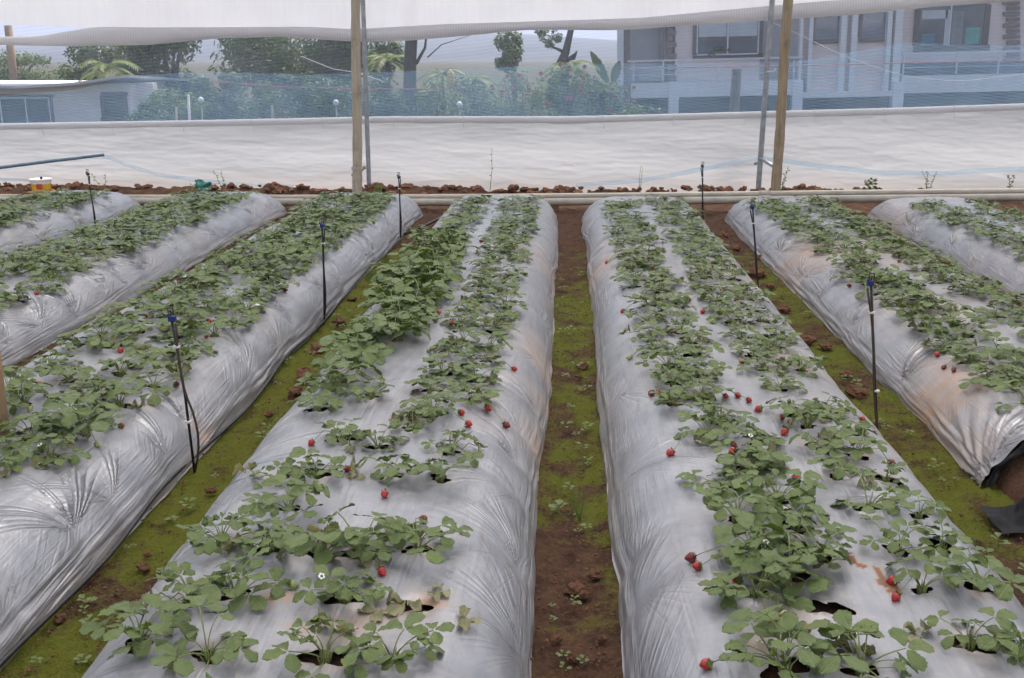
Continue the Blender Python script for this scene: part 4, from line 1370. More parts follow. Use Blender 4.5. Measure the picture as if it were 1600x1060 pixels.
# blue hems hanging on the white sheet
def ribbon(pts, Y, w, name, lab):
    X, Yv = poly(pts, 90)
    P = [at(x, y, Y) for x, y in zip(X, Yv)]
    vs = []
    for i, p in enumerate(P):
        d = .012 * math.sin(i * .35)
        vs += [p + Vector((0, d, w / 2)), p + Vector((0, d - .012, 0)), p + Vector((0, d, -w / 2))]
    V = np.array([tuple(p) for p in vs])
    o = link(name, np_mesh(name, V, grid_quads(len(P), 3), M['ribbon']))
    return tag(o, lab, 'net hem')


ribbon([(160, 243), (200, 258), (240, 272), (300, 281), (370, 288), (460, 292)], 12.6, .05, 'net_hem', 'pale blue net hem sagging across the white sheet at left')
ribbon([(900, 290), (1000, 283), (1090, 266), (1187, 246), (1270, 258), (1370, 270), (1470, 271), (1600, 264), (XR, 255)], 12.6, .055, 'net_hem', 'pale blue net hem rising to the steel post at right')
ribbon([(XL, 282), (0, 280), (50, 283), (75, 287)], 12.6, .035, 'net_hem', 'short blue net hem behind the yellow tub')
P = [at(XL, 282, 12.4), at(0, 262, 12.4), at(80, 252, 12.4), at(162, 242, 12.4)]
o = MB().tube(P, [.020] * 4, 10).build('slanted_pipe', simple('blue_grey_pipe', (.12, .19, .24), .5, .2, 12), smooth=True)
tag(o, 'slanted blue grey pipe before the white sheet at far left', 'pipe')
# cables
for (pts, Y, r, mat, lab) in (([(1188, 27), (1240, 50), (1320, 89), (1414, 120), (1500, 128), (1600, 116), (XR, 80)], 13.6, .004, M['rope'], 'pale cable sagging across the front of the large building'),
                              ([(965, 107), (1200, 104), (1400, 99), (1600, 95), (XR, 90)], 14.0, .007, M['redwire'], 'thin red wire stretched in front of the large building'),
                              ([(330, 128), (440, 136), (560, 139), (700, 140)], 14.0, .007, M['redwire'], 'thin red brown wire stretched before the big trees at left'),
                              ([(470, 88), (520, 108), (560, 114), (600, 128)], 13.8, .005, M['rope'], 'pale rope slanting down to the pale wooden post')):
    P = [at(x, y, Y) for x, y in zip(*poly(pts, 40))]
    tag(MB().tube(P, r, 6).build('cable', mat, smooth=True), lab, 'cable')

# tub on the ridge
q = at(66, 304, 11.9)
tub = empty('tub', q); tag(tub, 'yellow and white plastic tub with orange base at far left', 'tub')
my = simple('yellow_plastic', (.62, .40, .03), .4, .1, bump=0); mw = simple('white_plastic', (.72, .70, .64), .45, .08, bump=0); mo = simple('orange_plastic', (.50, .15, .06), .5, .15, bump=0)
MB().lathe([(.0, .012), (.145, .012), (.15, .035), (.12, .04), (.10, .04)], 20).build('base', mo, tub, smooth=False)
MB().lathe([(.095, .035), (.105, .09), (.110, .125)], 20).build('body', my, tub, smooth=True)
MB().lathe([(.110, .125), (.120, .165), (.126, .168), (.126, .180), (.116, .182), (.0, .176)], 20).build('rim', mw, tub, smooth=False)
MB().tube([(.02, -.02, .17), (.02, -.02, .205)], .014, 8).build('knob', M['black'], tub)
MB().box((.0, -.118, .07), (.06, -.100, .13)).build('patch', simple('red_print', (.45, .05, .03), .5, .1, bump=0), tub)
# teal scrap
q = at(318, 296, 12.1)
xx = np.linspace(-.09, .09, 14); yy = np.linspace(0, .10, 10)
X, Z = np.meshgrid(xx, yy)
o = link('plastic_scrap', np_mesh('plastic_scrap', np.stack([(X + .02 * vn(Z * 30, X * 5, 4)).ravel(), (.05 * vn(X * 18, Z * 22, 2)).ravel(), (Z + .025 * vn(X * 25, Z * 9, 3)).ravel()], 1), grid_quads(10, 14), simple('teal_plastic', (.03, .17, .14), .4, .3, 20)), None, q)
tag(o, 'crumpled teal plastic scrap on the soil heap at left', 'plastic scrap')

# weeds in front of the sheet
def tall_weed(px, pyb, pyt, Y, lab, seed, leaf=.035, n=10, spread=.05, vine=False):
    rr = random.Random(seed)
    b = at(px, pyb, Y); t = at(px + rr.uniform(-8, 8), pyt, Y)
    root = empty('weed', b); tag(root, lab, 'weed')
    H_ = t - b
    st = MB(); lf = MB()
    stems = 1 if vine else rr.randint(2, 3)
    for s_ in range(stems):
        e = H_ * rr.uniform(.7, 1) + Vector((rr.uniform(-spread, spread) * (2 if not vine else 1), rr.uniform(-.02, .02), 0))
        pts = [Vector((0, 0, -.03)), e * .5 + Vector((rr.uniform(-.02, .02), 0, 0)), e]
        st.tube(pts, [.004, .003, .0015], 5)
        for i in range(n):
            u = .25 + .75 * i / n
            p = pts[0].lerp(pts[1], u * 2) if u < .5 else pts[1].lerp(pts[2], u * 2 - 1)
            a = rr.uniform(0, 6.28); d = Vector((math.cos(a), math.sin(a) * .5, rr.uniform(-.2, .5))).normalized(); nn = d.cross(Vector((0, .9, .4))).normalized() * leaf * .3
            l = leaf * rr.uniform(.6, 1.2)
            lf.add([p, p + d * l * .5 + nn, p + d * l, p + d * l * .5 - nn], [(0, 1, 2, 3)])
    st.build('stem', M['petiole'], root, smooth=True)
    lf.build('foliage', M['weed2'], root)


M['weed2'] = leaf_material('dull_weed_leaf', (.06, .09, .03), (.12, .15, .06), (.14, .17, .08), .3, veins=False)
for a in ((350, 302, 256, 12.25, 'thin leafy weed against the white sheet near the teal scrap', 1, .03, 9, .05), (765, 302, 230, 12.45, 'tall thin vine climbing the white sheet at centre', 2, .03, 5, .03, True),
          (1000, 300, 248, 12.4, 'wiry leafless weed by the sheet right of centre', 3, .012, 3, .10), (1368, 300, 278, 12.3, 'bushy grey green weed with narrow leaves right of the brown post', 4, .06, 12, .10),
          (1448, 299, 264, 12.3, 'leaning thin weed before the sheet at right', 5, .03, 7, .06), (1576, 297, 268, 12.3, 'small upright leafy weed by the right edge', 6, .035, 10, .03),
          (165, 298, 262, 12.2, 'wispy weed beside the yellow tub', 7, .03, 5, .10), (588, 304, 286, 12.2, 'small green weed at the foot of the steel post at left', 8, .045, 8, .06),
          (1222, 300, 256, 12.2, 'slender weed at the foot of the brown post', 9, .03, 8, .05), (310, 304, 284, 12.1, 'low green weed under the teal scrap', 10, .04, 8, .05)):
    tall_weed(*a)

# ------------------------------------------------------------------ outside: trees, plants
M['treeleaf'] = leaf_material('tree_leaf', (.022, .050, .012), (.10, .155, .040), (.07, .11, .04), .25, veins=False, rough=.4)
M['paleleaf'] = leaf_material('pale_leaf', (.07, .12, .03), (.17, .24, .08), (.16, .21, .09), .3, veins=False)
M['palmleaf'] = leaf_material('palm_leaf', (.09, .13, .02), (.20, .24, .05), (.2, .24, .08), .35, veins=False)
M['bark'] = wood_material('bark', (.035, .028, .022), (.085, .068, .052))
M['redflower'] = simple('red_flower', (.42, .06, .07), .6, .2, bump=0)


def foliage(mb, c, rad, n, size, seed, clumps=9, mi=0):
    rr = random.Random(seed)
    cl = []
    for i in range(clumps):
        while True:
            p = Vector((rr.uniform(-1, 1), rr.uniform(-1, 1), rr.uniform(-1, 1)))
            if p.length < 1: break
        cl.append((Vector((p.x * rad[0], p.y * rad[1], p.z * rad[2])) * .85, rr.uniform(.30, .55)))
    for i in range(n):
        cc, cr = rr.choice(cl)
        d = Vector((rr.gauss(0, 1), rr.gauss(0, 1), rr.gauss(0, 1))).normalized()
        p = Vector(c) + cc + Vector((d.x * rad[0], d.y * rad[1], d.z * rad[2])) * cr * rr.random() ** .35
        nrm = (d + Vector((rr.uniform(-.8, .8), rr.uniform(-.8, .8), rr.uniform(-.2, 1.0)))).normalized()
        a = nrm.orthogonal().normalized(); a = Matrix.Rotation(rr.uniform(0, 6.28), 3, nrm) @ a
        b = nrm.cross(a)
        l = size * rr.uniform(.6, 1.25); ww = l * .42
        mb.add([p - a * l * .5, p + b * ww * .5, p + a * l * .5 - nrm * l * .15, p - b * ww * .5], [(0, 1, 2, 3)], mi)


def tree(name, base, crown_c, rad, n, leaf, r0, mat, lab, cat, seed, limbs=5, grp=None, clumps=10):
    root = empty(name, base); tag(root, lab, cat, grp)
    rr = random.Random(seed)
    cc = Vector(crown_c) - Vector(base)
    mb = MB()
    fork = cc * .55; fork.z = max(.4, cc.z - rad[2] * .75)
    mb.tube([(0, 0, -.1), fork * .5 + Vector((rr.uniform(-.1, .1), 0, 0)), fork], [r0 * 1.15, r0 * .9, r0 * .75], 9)
    for i in range(limbs):
        e = cc + Vector((rr.uniform(-.7, .7) * rad[0], rr.uniform(-.6, .6) * rad[1], rr.uniform(-.1, .7) * rad[2]))
        mb.tube([fork - Vector((0, 0, r0)), fork.lerp(e, .5) + Vector((0, 0, .12)), e], [r0 * .55, r0 * .35, r0 * .10], 6)
    mb.build('trunk', M['bark'], root, smooth=True)
    fm = MB(); foliage(fm, cc, rad, n, leaf, seed, clumps)
    fm.build('crown', M[mat], root)
    return root


def gp(px, Y): p = at(px, 150, Y); return Vector((p.x, Y, -.04))


def ctr(px, py, Y): return at(px, py, Y)


def px2m(n, Y): return n * Y / F_PX * 1.01


def t_at(name, pxs, pys, Y, n, leaf, r0, mat, lab, cat, seed, trunk_px=None, **kw):
    c = ctr(sum(pxs) / 2, sum(pys) / 2, Y)
    rx = px2m((pxs[1] - pxs[0]) / 2, Y); rz = px2m((pys[1] - pys[0]) / 2, Y)
    if name == 'tree' and pxs[1] - pxs[0] > 130: rx *= 1.15
    return tree(name, gp(trunk_px or sum(pxs) / 2, Y), c, (rx, rx * .8, rz), n, leaf, r0, mat, lab, cat, seed, **kw)


t_at('tree', (185, 345), (20, 190), 27, 7500, .19, .16, 'treeleaf', 'dense dark tree behind the flat roofed hut', 'tree', 31, 268, clumps=14)
t_at('tree', (345, 560), (0, 185), 28, 10500, .19, .2, 'treeleaf', 'broad dense dark tree between the hut and the pale wooden post', 'tree', 32, 420, clumps=18)
t_at('shrub', (-60, 122), (82, 140), 31, 3200, .13, .06, 'paleleaf', 'pale green hedge like shrub rising over the hut roof at far left', 'shrub', 33, clumps=12)
t_at('tree', (575, 632), (60, 150), 24, 1500, .13, .06, 'paleleaf', 'slim light green tree right of the steel post at left', 'tree', 34)
t_at('tree', (768, 828), (45, 112), 26, 1000, .15, .08, 'paleleaf', 'small tree with forked dark branches standing before the hills', 'tree', 35, 806, limbs=6, clumps=8)
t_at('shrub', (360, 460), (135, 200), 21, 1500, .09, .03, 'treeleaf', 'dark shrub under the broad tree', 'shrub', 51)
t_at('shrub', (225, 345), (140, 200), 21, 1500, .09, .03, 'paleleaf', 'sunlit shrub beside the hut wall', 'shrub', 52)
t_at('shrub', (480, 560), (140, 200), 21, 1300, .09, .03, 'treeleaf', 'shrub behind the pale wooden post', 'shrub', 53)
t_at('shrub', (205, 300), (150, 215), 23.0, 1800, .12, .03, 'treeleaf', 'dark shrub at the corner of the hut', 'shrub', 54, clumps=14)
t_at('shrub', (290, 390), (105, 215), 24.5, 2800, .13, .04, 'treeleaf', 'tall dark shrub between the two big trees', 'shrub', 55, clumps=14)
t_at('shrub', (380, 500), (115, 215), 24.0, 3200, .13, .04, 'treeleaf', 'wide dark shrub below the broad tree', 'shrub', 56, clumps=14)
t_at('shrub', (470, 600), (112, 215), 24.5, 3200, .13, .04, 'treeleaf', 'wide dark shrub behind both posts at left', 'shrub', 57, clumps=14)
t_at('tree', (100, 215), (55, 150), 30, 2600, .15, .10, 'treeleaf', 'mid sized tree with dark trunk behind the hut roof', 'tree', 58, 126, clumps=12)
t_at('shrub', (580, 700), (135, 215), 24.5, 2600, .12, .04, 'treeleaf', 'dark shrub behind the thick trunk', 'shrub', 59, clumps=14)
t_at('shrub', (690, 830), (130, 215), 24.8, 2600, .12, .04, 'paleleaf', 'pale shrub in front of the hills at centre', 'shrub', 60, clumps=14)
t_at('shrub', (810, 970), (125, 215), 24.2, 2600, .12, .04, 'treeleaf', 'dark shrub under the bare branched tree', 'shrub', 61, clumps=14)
# flowering shrubs
FS = [((560, 650), (120, 200), 'low shrub behind the steel post at left'), ((625, 720), (128, 205), 'grey green shrub right of the thick trunk'), ((700, 790), (118, 205), 'tall grey green shrub before the hills'),
      ((770, 860), (112, 205), 'red flowering shrub under the small forked tree'), ((840, 915), (98, 205), 'widest red flowering shrub near the bare branched tree'), ((890, 985), (120, 205), 'red flowering shrub next to the large building'), ((940, 1060), (165, 210), 'low dark shrub under the balcony')]
for i, (xs_, ys_, lab) in enumerate(FS):
    Y = 20 + (i % 3) * .9
    c = ctr(sum(xs_) / 2, sum(ys_) / 2, Y); rx = px2m((xs_[1] - xs_[0]) / 2, Y) * 1.15; rz = px2m((ys_[1] - ys_[0]) / 2, Y)
    root = empty('shrub', (c.x, Y, -.04)); tag(root, lab, 'shrub')
    fm = MB(); foliage(fm, c - root.location, (rx, rx * .7, rz), 1500, .085, 60 + i, 12)
    fm.build('foliage', M['paleleaf' if i % 2 else 'treeleaf'], root)
    sm = MB(); rr = random.Random(i)
    for j in range(7):
        e = c - root.location + Vector((rr.uniform(-.8, .8) * rx, rr.uniform(-.4, .4) * rx, rr.uniform(-.2, .9) * rz))
        sm.tube([(e.x * .3, e.y * .3, 0), e * .6 + Vector((0, 0, .1)), e], [.02, .014, .005], 5)
    sm.build('stem', M['bark'], root, smooth=True)
    if 'flowering' in lab:
        for j in range(9):
            p = c - root.location + Vector((rr.uniform(-.95, .95) * rx, -rx * .6 + rr.uniform(-.1, .1), rr.uniform(-.2, .95) * rz))
            fb = MB()
            for q_ in range(5):
                a = q_ * 1.257; d = Vector((math.cos(a), -.3, math.sin(a))) * .045; n_ = Vector((-math.sin(a), 0, math.cos(a))) * .022
                fb.add([p, p + d * .6 + n_, p + d, p + d * .6 - n_], [(0, 1, 2, 3)])
            fb.build('flower', M['redflower'], root)


def palm(px, py, Y, n, L, lab, seed, mat='palmleaf', stem=.05):
    rr = random.Random(seed)
    c = at(px, py, Y); root = empty('palm', (c.x, Y, -.04)); tag(root, lab, 'palm')
    h = c.z + .04
    MB().tube([(0, 0, 0), (.03, 0, h * .5), (0, 0, h)], [stem * 1.2, stem, stem * .8], 8).build('trunk', M['bark'], root, smooth=True)
    for i in range(n):
        a = i * 2.4 + rr.uniform(-.3, .3); el = rr.uniform(.1, 1.1); ll = L * rr.uniform(.7, 1.1)
        fb = MB(); pts = []
        for j in range(8):
            t = j / 7
            pts.append(Vector((math.cos(a) * ll * t * math.cos(el * (1 - .5 * t)), math.sin(a) * ll * t * math.cos(el * (1 - .5 * t)), h + ll * (math.sin(el) * t - .75 * t * t))))
        fb.tube(pts, [.008 * (1 - .7 * j / 7) for j in range(8)], 4)
        side = Vector((-math.sin(a), math.cos(a), 0))
        for j in range(1, 8):
            for k2 in range(3):
                t = (k2) / 3
                p = pts[j - 1].lerp(pts[j], t)
                d = (pts[j] - pts[j - 1]).normalized()
                for sg in (-1, 1):
                    e = p + (side * sg * .8 + d * .7 + Vector((0, 0, -.35))).normalized() * ll * .30
                    fb.add([p, p.lerp(e, .5) + d * .018, e, p.lerp(e, .5) - d * .018], [(0, 1, 2, 3)])
        fb.build('frond', M[mat], root)


palm(165, 108, 25, 11, 1.0, 'yellow green palm above the hut roof beside the dark tree', 1)
palm(690, 118, 23, 10, .65, 'yellow green palm right of the thick trunk', 2)
palm(740, 128, 23, 9, .6, 'small pale palm under the small forked tree', 3)
palm(885, 108, 22, 11, .75, 'yellow green palm at the foot of the bare branched tree', 4)
palm(605, 95, 23, 10, .7, 'light green palm between steel post and thick trunk', 5)
palm(940, 140, 22, 8, .6, 'small orange tinged palm next to the large building', 6)

# thick trunk whose crown is hidden by the curtain
Y = 20.5; b0 = at(640, 190, Y); root = empty('tree', (b0.x, Y, -.04)); tag(root, 'thick dark tree trunk right of the steel post, crown above the curtain', 'tree')
pts = [at(641, 200, Y), at(640, 140, Y), at(641, 90, Y), at(643, 60, Y), at(646, -40, Y), at(650, -150, Y)]
pts = [Vector((pts[0].x, Y, -.1))] + pts
MB().tube([p - root.location for p in pts], [.16, .14, .125, .118, .115, .11, .08], 12).build('trunk', M['bark'], root, smooth=True)
MB().tube([at(650, 100, Y) - root.location, at(664, 75, Y) - root.location, at(668, 40, Y) - root.location], [.035, .025, .018], 7).build('branch', M['bark'], root, smooth=True)
MB().tube([at(668, 90, Y) - root.location, at(690, 70, Y) - root.location, at(745, 52, Y) - root.location], [.014, .010, .004], 6).build('branch', M['bark'], root, smooth=True)
fm = MB(); foliage(fm, at(650, -170, Y) - root.location, (1.5, 1.2, .9), 1500, .13, 77, 10); fm.build('crown', M['treeleaf'], root)
# bare branched tree
Y = 25; b0 = at(876, 190, Y); root = empty('tree', (b0.x, Y, -.04)); tag(root, 'bare dark branched tree with few leaves left of the large building', 'tree')
for nm, pts, rad in (('trunk', [(872, 200), (874, 130), (876, 100), (884, 82), (889, 60), (896, 30), (900, -5)], [.14, .12, .11, .09, .075, .06, .03]), ('branch', [(876, 100), (890, 92), (900, 84)], [.06, .05, .035]), ('branch', [(884, 84), (874, 78), (864, 74), (858, 62)], [.05, .035, .025, .015]),
                     ('branch', [(864, 74), (850, 60), (842, 50)], [.02, .015, .008]), ('branch', [(890, 92), (897, 92), (901, 80)], [.04, .035, .02])):
    P = [at(x, y, Y) - root.location for x, y in pts]
    MB().tube(P, rad, 8).build(nm, M['bark'], root, smooth=True)
fm = MB(); foliage(fm, at(862, 60, Y) - root.location, (.36, .3, .22), 130, .14, 78, 5); foliage(fm, at(850, 40, Y) - root.location, (.3, .3, .2), 90, .14, 79, 3); foliage(fm, at(895, 0, Y) - root.location, (.7, .5, .4), 260, .14, 80, 5)
fm.build('crown', M['paleleaf'], root)
# forked branches of the small tree
Y = 25.7; b0 = at(806, 190, Y); root = bpy.data.objects['tree.003'] if 'tree.003' in bpy.data.objects else None
# banana
Y = 23; b0 = at(955, 190, Y); root = empty('banana_plant', (b0.x, Y, -.04)); tag(root, 'banana plant with upright torn leaf beside the large building', 'banana plant')
MB().tube([(0, 0, 0), (0, 0, .6), (-.02, 0, 1.0)], [.08, .07, .05], 9).build('stem', M['paleleaf'], root, smooth=True)
for (p, q_, wd) in (((950, 130), (923, 76), .11), ((958, 130), (968, 92), .12), ((952, 150), (925, 120), .10)):
    a = at(*p, Y) - root.location; b = at(*q_, Y) - root.location
    d = (b - a); sd_ = Vector((d.z, .3, -d.x)).normalized()
    fb = MB(); vs = []
    for i in range(12):
        t = i / 11; c = a + d * t + Vector((0, -.15 * t * t, -.06 * t * t)); wv = wd * math.sin(math.pi * (.08 + .9 * t)) ** .7
        vs += [c - sd_ * wv + Vector((0, .04, .02 * (i % 2))), c, c + sd_ * wv * (.8 + .2 * (i % 2)) + Vector((0, .04, 0))]
    fb.add(vs, [(i * 3 + j, i * 3 + j + 1, i * 3 + j + 4, i * 3 + j + 3) for i in range(11) for j in range(2)])
    fb.build('leaf', M['paleleaf'], root, smooth=True)

# wooden post, fence posts, lamps, yellow cover
def stick(name, px, py0, py1, Y, r, mat, lab, cat, grp=None, square=False):
    a = at(px, py0, Y); b = Vector((a.x, Y, -.1))
    root = MB()
    root.tube([Vector((0, 0, -.06)), Vector((0, 0, a.z / 2)), Vector((.01, 0, a.z))], r, 8)
    o = root.build(name, mat, None, (a.x, Y, 0), smooth=True)
    return tag(o, lab, cat, grp)


stick('fence_post', 293, 148, 190, 17, .022, M['rope'], 'pale fence post before the dark tree, tallest of the fence posts', 'fence post')
stick('fence_post', 274, 168, 190, 17, .018, M['bamboo'], 'short thin fence post nearest the hut', 'fence post')
stick('fence_post', 424, 165, 188, 17, .020, M['wood'], 'short brown fence post under the broad tree', 'fence post')
stick('fence_post', 12, 40, 95, 30, .11, M['wood2'], 'orange brown pillar at the far left beyond the hut', 'pillar')
stick('outdoor_post', 1150, 108, 190, 13.35, .060, M['bark'], 'dark post behind the net in front of the large building', 'post')
gm = simple('white_globe', (.6, .6, .6), .25, .03, bump=0)
for (px, py, lab) in ((314, 157, 'white globe lamp by the dark tree at left'), (525, 161, 'white globe lamp left of the pale wooden post'), (718, 164, 'white globe lamp in the shrubs left of centre')):
    Y = 18.0; c = at(px, py, Y); root = empty('globe_lamp', (c.x, Y, 0)); tag(root, lab, 'garden lamp', 'white globe lamps in the garden')
    MB().lathe([(.001, -.055), (.025, -.049), (.045, -.030), (.055, 0), (.045, .030), (.025, .049), (.001, .055)], 14, (0, 0, c.z)).build('globe', gm, root, smooth=True)
    MB().tube([(0, 0, -.05), (0, 0, c.z - .05)], .014, 8).build('post', M['steel'], root, smooth=True)
Y = 21.5; c = at(704, 120, Y); root = empty('wrapped_stake', (c.x, Y, -.04)); tag(root, 'yellow cloth wrapped round a stake among the shrubs', 'wrapped stake')
MB().lathe([(.01, -.20), (.07, -.17), (.085, -.05), (.075, .06), (.06, .13), (.01, .18)], 10, (0, 0, c.z)).build('cloth', simple('yellow_cloth', (.60, .42, .10), .8, .15), root, smooth=True)
MB().tube([(0, 0, -.05), (0, 0, c.z)], .018, 8).build('stake', M['wood'], root, smooth=True)

# ------------------------------------------------------------------ hut at left
M['hutwall'] = simple('hut_plaster', (.80, .70, .66), .85, .08, 3)
M['brown'] = simple('brown_frame', (.11, .078, .075), .5, .15, 20, bump=.05)
M['wframe'] = simple('white_frame', (.74, .74, .76), .4, .05, bump=0)
M['tin'] = simple('tin_roof', (.52, .53, .55), .45, .15, 8, metal=.3)


def glass_mat(name, c):
    m = NT(name)
    nz = m.noise(m.coord(), 2.2, 4)
    m.set(Base_Color=m.mix(m.ramp(nz, [(.4, 0.), (.6, 1.)]), tuple(x * .7 for x in c), tuple(x * 1.25 for x in c)), Roughness=.06, Specular_IOR_Level=.9, Coat_Weight=.3)
    return m.mat


M['glass'] = glass_mat('dark_glass', (.035, .05, .07))
M['glass2'] = glass_mat('blue_glass', (.07, .10, .16))


class Facade:
    """boxes given by their corners in the photograph, built at depth Y in a frame of its own"""
    def __init__(s, name, Y, base_px, tilt, lab, cat):
        s.Y = Y; b = at(base_px, 150, Y); s.base = Vector((b.x, Y, 0)); s.rot = Matrix.Rotation(tilt, 3, 'Y'); s.inv = s.rot.transposed()
        s.root = empty(name, s.base); s.root.rotation_euler = (0, tilt, 0); tag(s.root, lab, cat)

    def loc(s, px, py): return s.inv @ (at(px, py, s.Y) - s.base)

    def rect(s, x0, y0, x1, y1):
        c = s.loc((x0 + x1) / 2, (y0 + y1) / 2); a = s.loc(x0, (y0 + y1) / 2); t = s.loc((x0 + x1) / 2, y0)
        return c.x, c.z, abs(c.x - a.x), abs(t.z - c.z)

    def box(s, name, r, d0, d1, mat, parent=None, mb=None):
        """d0..d1: depth behind (+) or before (-) the facade plane"""
        cx, cz, hx, hz_ = s.rect(*r)
        m = mb or MB()
        m.box((cx - hx, d0, cz - hz_), (cx + hx, d1, cz + hz_))
        if mb is not None: return None
        return m.build(name, mat, parent or s.root)


hut = Facade('hut', 24.0, 0, 0.0, 'low grey plastered hut with sloping tin roof at far left', 'hut')
b = hut
wl = MB(); cx0, cz0, hx, hz_ = b.rect(-200, 122, 203, 215)
wl.box((cx0 - hx, 0, 0), (cx0 + hx, 3.2, cz0 + hz_ - .12))
wall = wl.build('wall', M['hutwall'], b.root)
sw = MB(); c2 = b.rect(203, 122, 245, 215); sw.box((c2[0] - c2[2] + .003, .35, 0), (c2[0] + c2[2] * .4, .6, c2[1] + c2[3] - .12)); sw.build('side_wall', M['hutwall'], b.root)
rf = MB()
p = [b.loc(-220, 133), b.loc(50, 136), b.loc(130, 131), b.loc(215, 119)]
vs = []
for q_ in p: vs += [(q_.x, -.5, q_.z - .02), (q_.x, -.5, q_.z + .035), (q_.x, 3.6, q_.z - .15), (q_.x, 3.6, q_.z - .20)]
fs = []
for i in range(3):
    for j in range(4): fs.append((i * 4 + j, i * 4 + (j + 1) % 4, (i + 1) * 4 + (j + 1) % 4, (i + 1) * 4 + j))
fs += [(3, 2, 1, 0), (12, 13, 14, 15)]
rf.add(vs, fs).build('roof', M['tin'], b.root)


def window(b, r, mat_frame, mat_glass, fw, mull=(), d=-.03, inner=None, name='window'):
    x0, y0, x1, y1 = r
    fr = MB()
    for q_ in ((x0, y0, x1, y0 + fw), (x0, y1 - fw, x1, y1), (x0, y0 + fw, x0 + fw, y1 - fw), (x1 - fw, y0 + fw, x1, y1 - fw)):
        b.box('', q_, d, .10, None, mb=fr)
    wo = fr.build(name, mat_frame, b.root)
    if inner:
        f2 = MB(); i0 = fw
        for q_ in ((x0 + i0, y0 + i0, x1 - i0, y0 + i0 + inner), (x0 + i0, y1 - i0 - inner, x1 - i0, y1 - i0), (x0 + i0, y0 + i0 + inner, x0 + i0 + inner, y1 - i0 - inner), (x1 - i0 - inner, y0 + i0 + inner, x1 - i0, y1 - i0 - inner)):
            b.box('', q_, d + .012, .05, None, mb=f2)
        f2.build('sash', M['wframe'], wo)
    xs_ = [x0 + fw] + [m for m in mull] + [x1 - fw]
    for i in range(len(xs_) - 1):
        b.box('pane', (xs_[i], y0 + fw, xs_[i + 1], y1 - fw), -.012, .02, mat_glass, wo)
    for m in mull:
        b.box('mullion', (m - 1.1, y0 + fw, m + 1.1, y1 - fw), d + .006, .03, M['wframe'], wo)
    return wo


window(hut, (-3, 148, 84, 203), M['brown'], M['glass'], 4, (42,), inner=2.5)
window(hut, (158, 144, 200, 189), M['brown'], M['glass'], 5)

# ------------------------------------------------------------------ large building at right
M['bwall'] = simple('lilac_plaster', (.80, .65, .60), .85, .06, 2)
M['bgrey'] = simple('grey_plaster', (.46, .43, .44), .85, .08, 2)
M['quoin'] = simple('dark_quoin', (.20, .16, .155), .8, .2, 12)
M['bcol'] = simple('pale_column', (.74, .71, .70), .7, .06, 4)
M['slab'] = simple('pale_slab', (.74, .68, .66), .8, .08, 4)
M['rail'] = simple('rail_metal', (.62, .62, .64), .35, .08, metal=.5)
M['dark'] = simple('undercroft_shade', (.045, .05, .06), .9, .2, 3)  # near black: shade under the raised floor put into the colour
TILT = R(-1.3)
bd = Facade('house', 25.0, 965, TILT, 'large lilac plastered house with balconies and brown framed windows', 'house')
B = bd.box
# main walls (behind the balconies)
top = -170
B('wall', (1060, top, 1198, 152), .60, 4, M['bwall'])
B('wall', (985, top, 1045, 152), .95, 4, M['bgrey'])
B('wall', (1198, top, 1268, 152), .85, 4, M['bgrey'])
B('wall', (1268, top, 1408, 150), .25, 4, M['bwall'])
B('wall', (1408, top, 1720, 150), .70, 4, M['bwall'])
B('pillar', (965, top, 974.5, 185), -.05, .25, M['bcol'])
B('pillar', (974.7, top, 985, 185), -.02, .60, M['quoin'])
B('pillar', (1036, top, 1044, 128), .70, .94, M['glass2'])
B('roof', (930, top - 20, 1750, top - 1), -1.0, 5, M['slab'])
# underside: stilts, and a dark box standing in for shade below the floor
B('shade_block', (968, 152.5, 1720, 200), 1.6, 4, M['dark'])
for (x0, x1, y1) in ((1045, 1060, 166), (1237, 1253, 166), (1393, 1410, 162)):
    B('stilt', (x0, 128, x1, y1 + 30), -.06, .20, M['bcol'])
B('floor_slab', (985.5, 128, 1253, 151), 0, .58, M['slab'])
B('floor_slab', (1408.5, 116, 1720, 143), 0, .68, M['slab'])
B('floor_slab', (1255, 143, 1407, 152), -.0, .24, M['slab'])
# quoins
for (x0, n, y0, dy, w_) in ((1045.5, 11, 28, 9.2, 9),):
    for i in range(n):
        y = y0 + i * dy
        if y > 124: break
        B('quoin_brick', (x0, y, x0 + (9 if i % 2 else 15), y + dy - .6), .54, .70, M['quoin'])
for i in range(14):
    y = -20 + i * 9.2
    if y > 106: break
    B('quoin_brick', (1606 - (14 if i % 2 else 20), y, 1612, y + 6.5), .62, .75, M['quoin'])
# columns and pipes between the small windows
for (x0, x1) in ((1253.5, 1258), (1268, 1274), (1318, 1327), (1335, 1344), (1391, 1398), (1403, 1415)):
    B('column', (x0, top, x1, 151), .02, .22, M['bcol'])


def zwin(r, z, *a, **k):
    bd.Y = 25.0
    wo = window(bd, r, *a, **k)
    wo.location.y += z
    return wo


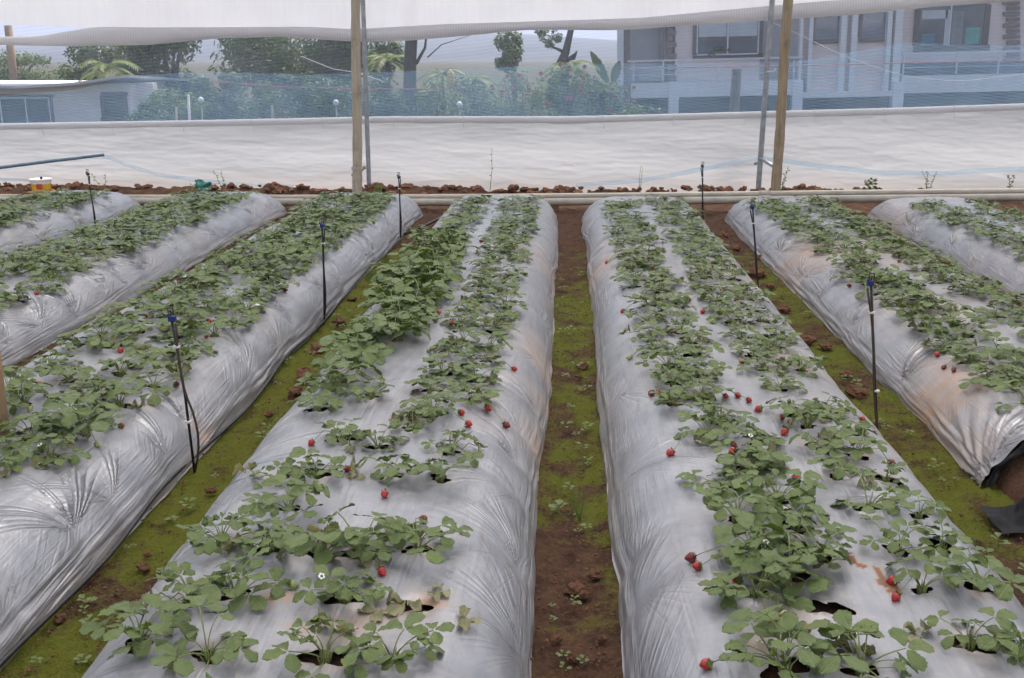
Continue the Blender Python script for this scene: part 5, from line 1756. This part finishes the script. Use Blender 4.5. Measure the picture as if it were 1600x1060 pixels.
w1 = zwin((1087, 20, 1199, 92), .58, M['brown'], M['glass'], 6, (1143,), inner=2)
w2 = zwin((1272, 5, 1321, 68), .23, M['brown'], M['glass2'], 5.5)
w3 = zwin((1346, 2, 1394, 66), .23, M['brown'], M['glass2'], 5.5)
w4 = zwin((1443, -4, 1564, 80), .68, M['brown'], M['glass'], 9, (1501,))
cw = simple('pale_curtain', (.55, .56, .58), .9, .1, 6); tl = simple('teal_cloth', (.10, .34, .30), .9, .15, 6)
for (wo, r, mt, nm) in ((w1, (1097, 32, 1141, 57), cw, 'blind'), (w1, (1145, 30, 1190, 56), cw, 'blind'), (w4, (1456, 14, 1497, 28), cw, 'curtain'), (w4, (1492, 14, 1499, 70), cw, 'curtain'), (w4, (1503, 16, 1521, 71), simple('grey_drape', (.22, .22, .24), .9, .2, 8), 'curtain'), (w4, (1525, 42, 1548, 69), tl, 'teal_cloth'), (w4, (1454, 52, 1476, 71), simple('blue_cloth', (.12, .22, .28), .9, .2, 8), 'cloth')):
    B(nm, r, -.026, -.013, mt, wo)
lfm = MB(); cpt = bd.loc(1127, 80)
foliage(lfm, Vector((cpt.x, -.06, cpt.z)), (.26, .03, .12), 60, .08, 5, 4)
lfm.build('sill_plant', M['palmleaf'], w1)
# balcony rails
for (x0, x1, yt_, posts, yb_) in ((980, 1253, 93, (990, 1036, 1125, 1240), 128), (1409, 1700, 81, (1412, 1495, 1560, 1640), 116)):
    rl = MB(); bd.box('', (x0, yt_ - 1.4, x1, yt_ + 1.2), -.03, .03, None, mb=rl); ro = rl.build('rail', M['rail'], bd.root)
    for p_ in posts: B('baluster', (p_ - 1, yt_ + 1.3, p_ + 1, yb_ - .1), -.02, .02, M['rail'], ro)
    for yy_ in (yt_ + 12, yt_ + 22): B('crossbar', (x0 + 1, yy_ - .5, x1, yy_ + .5), .022, .034, M['rail'], ro)
B('balcony_wall', (1411, 96, 1700, 115.6), .45, .60, M['glass2'])
B('balcony_wall', (1000, 104, 1040, 127.6), .45, .60, M['bgrey'])
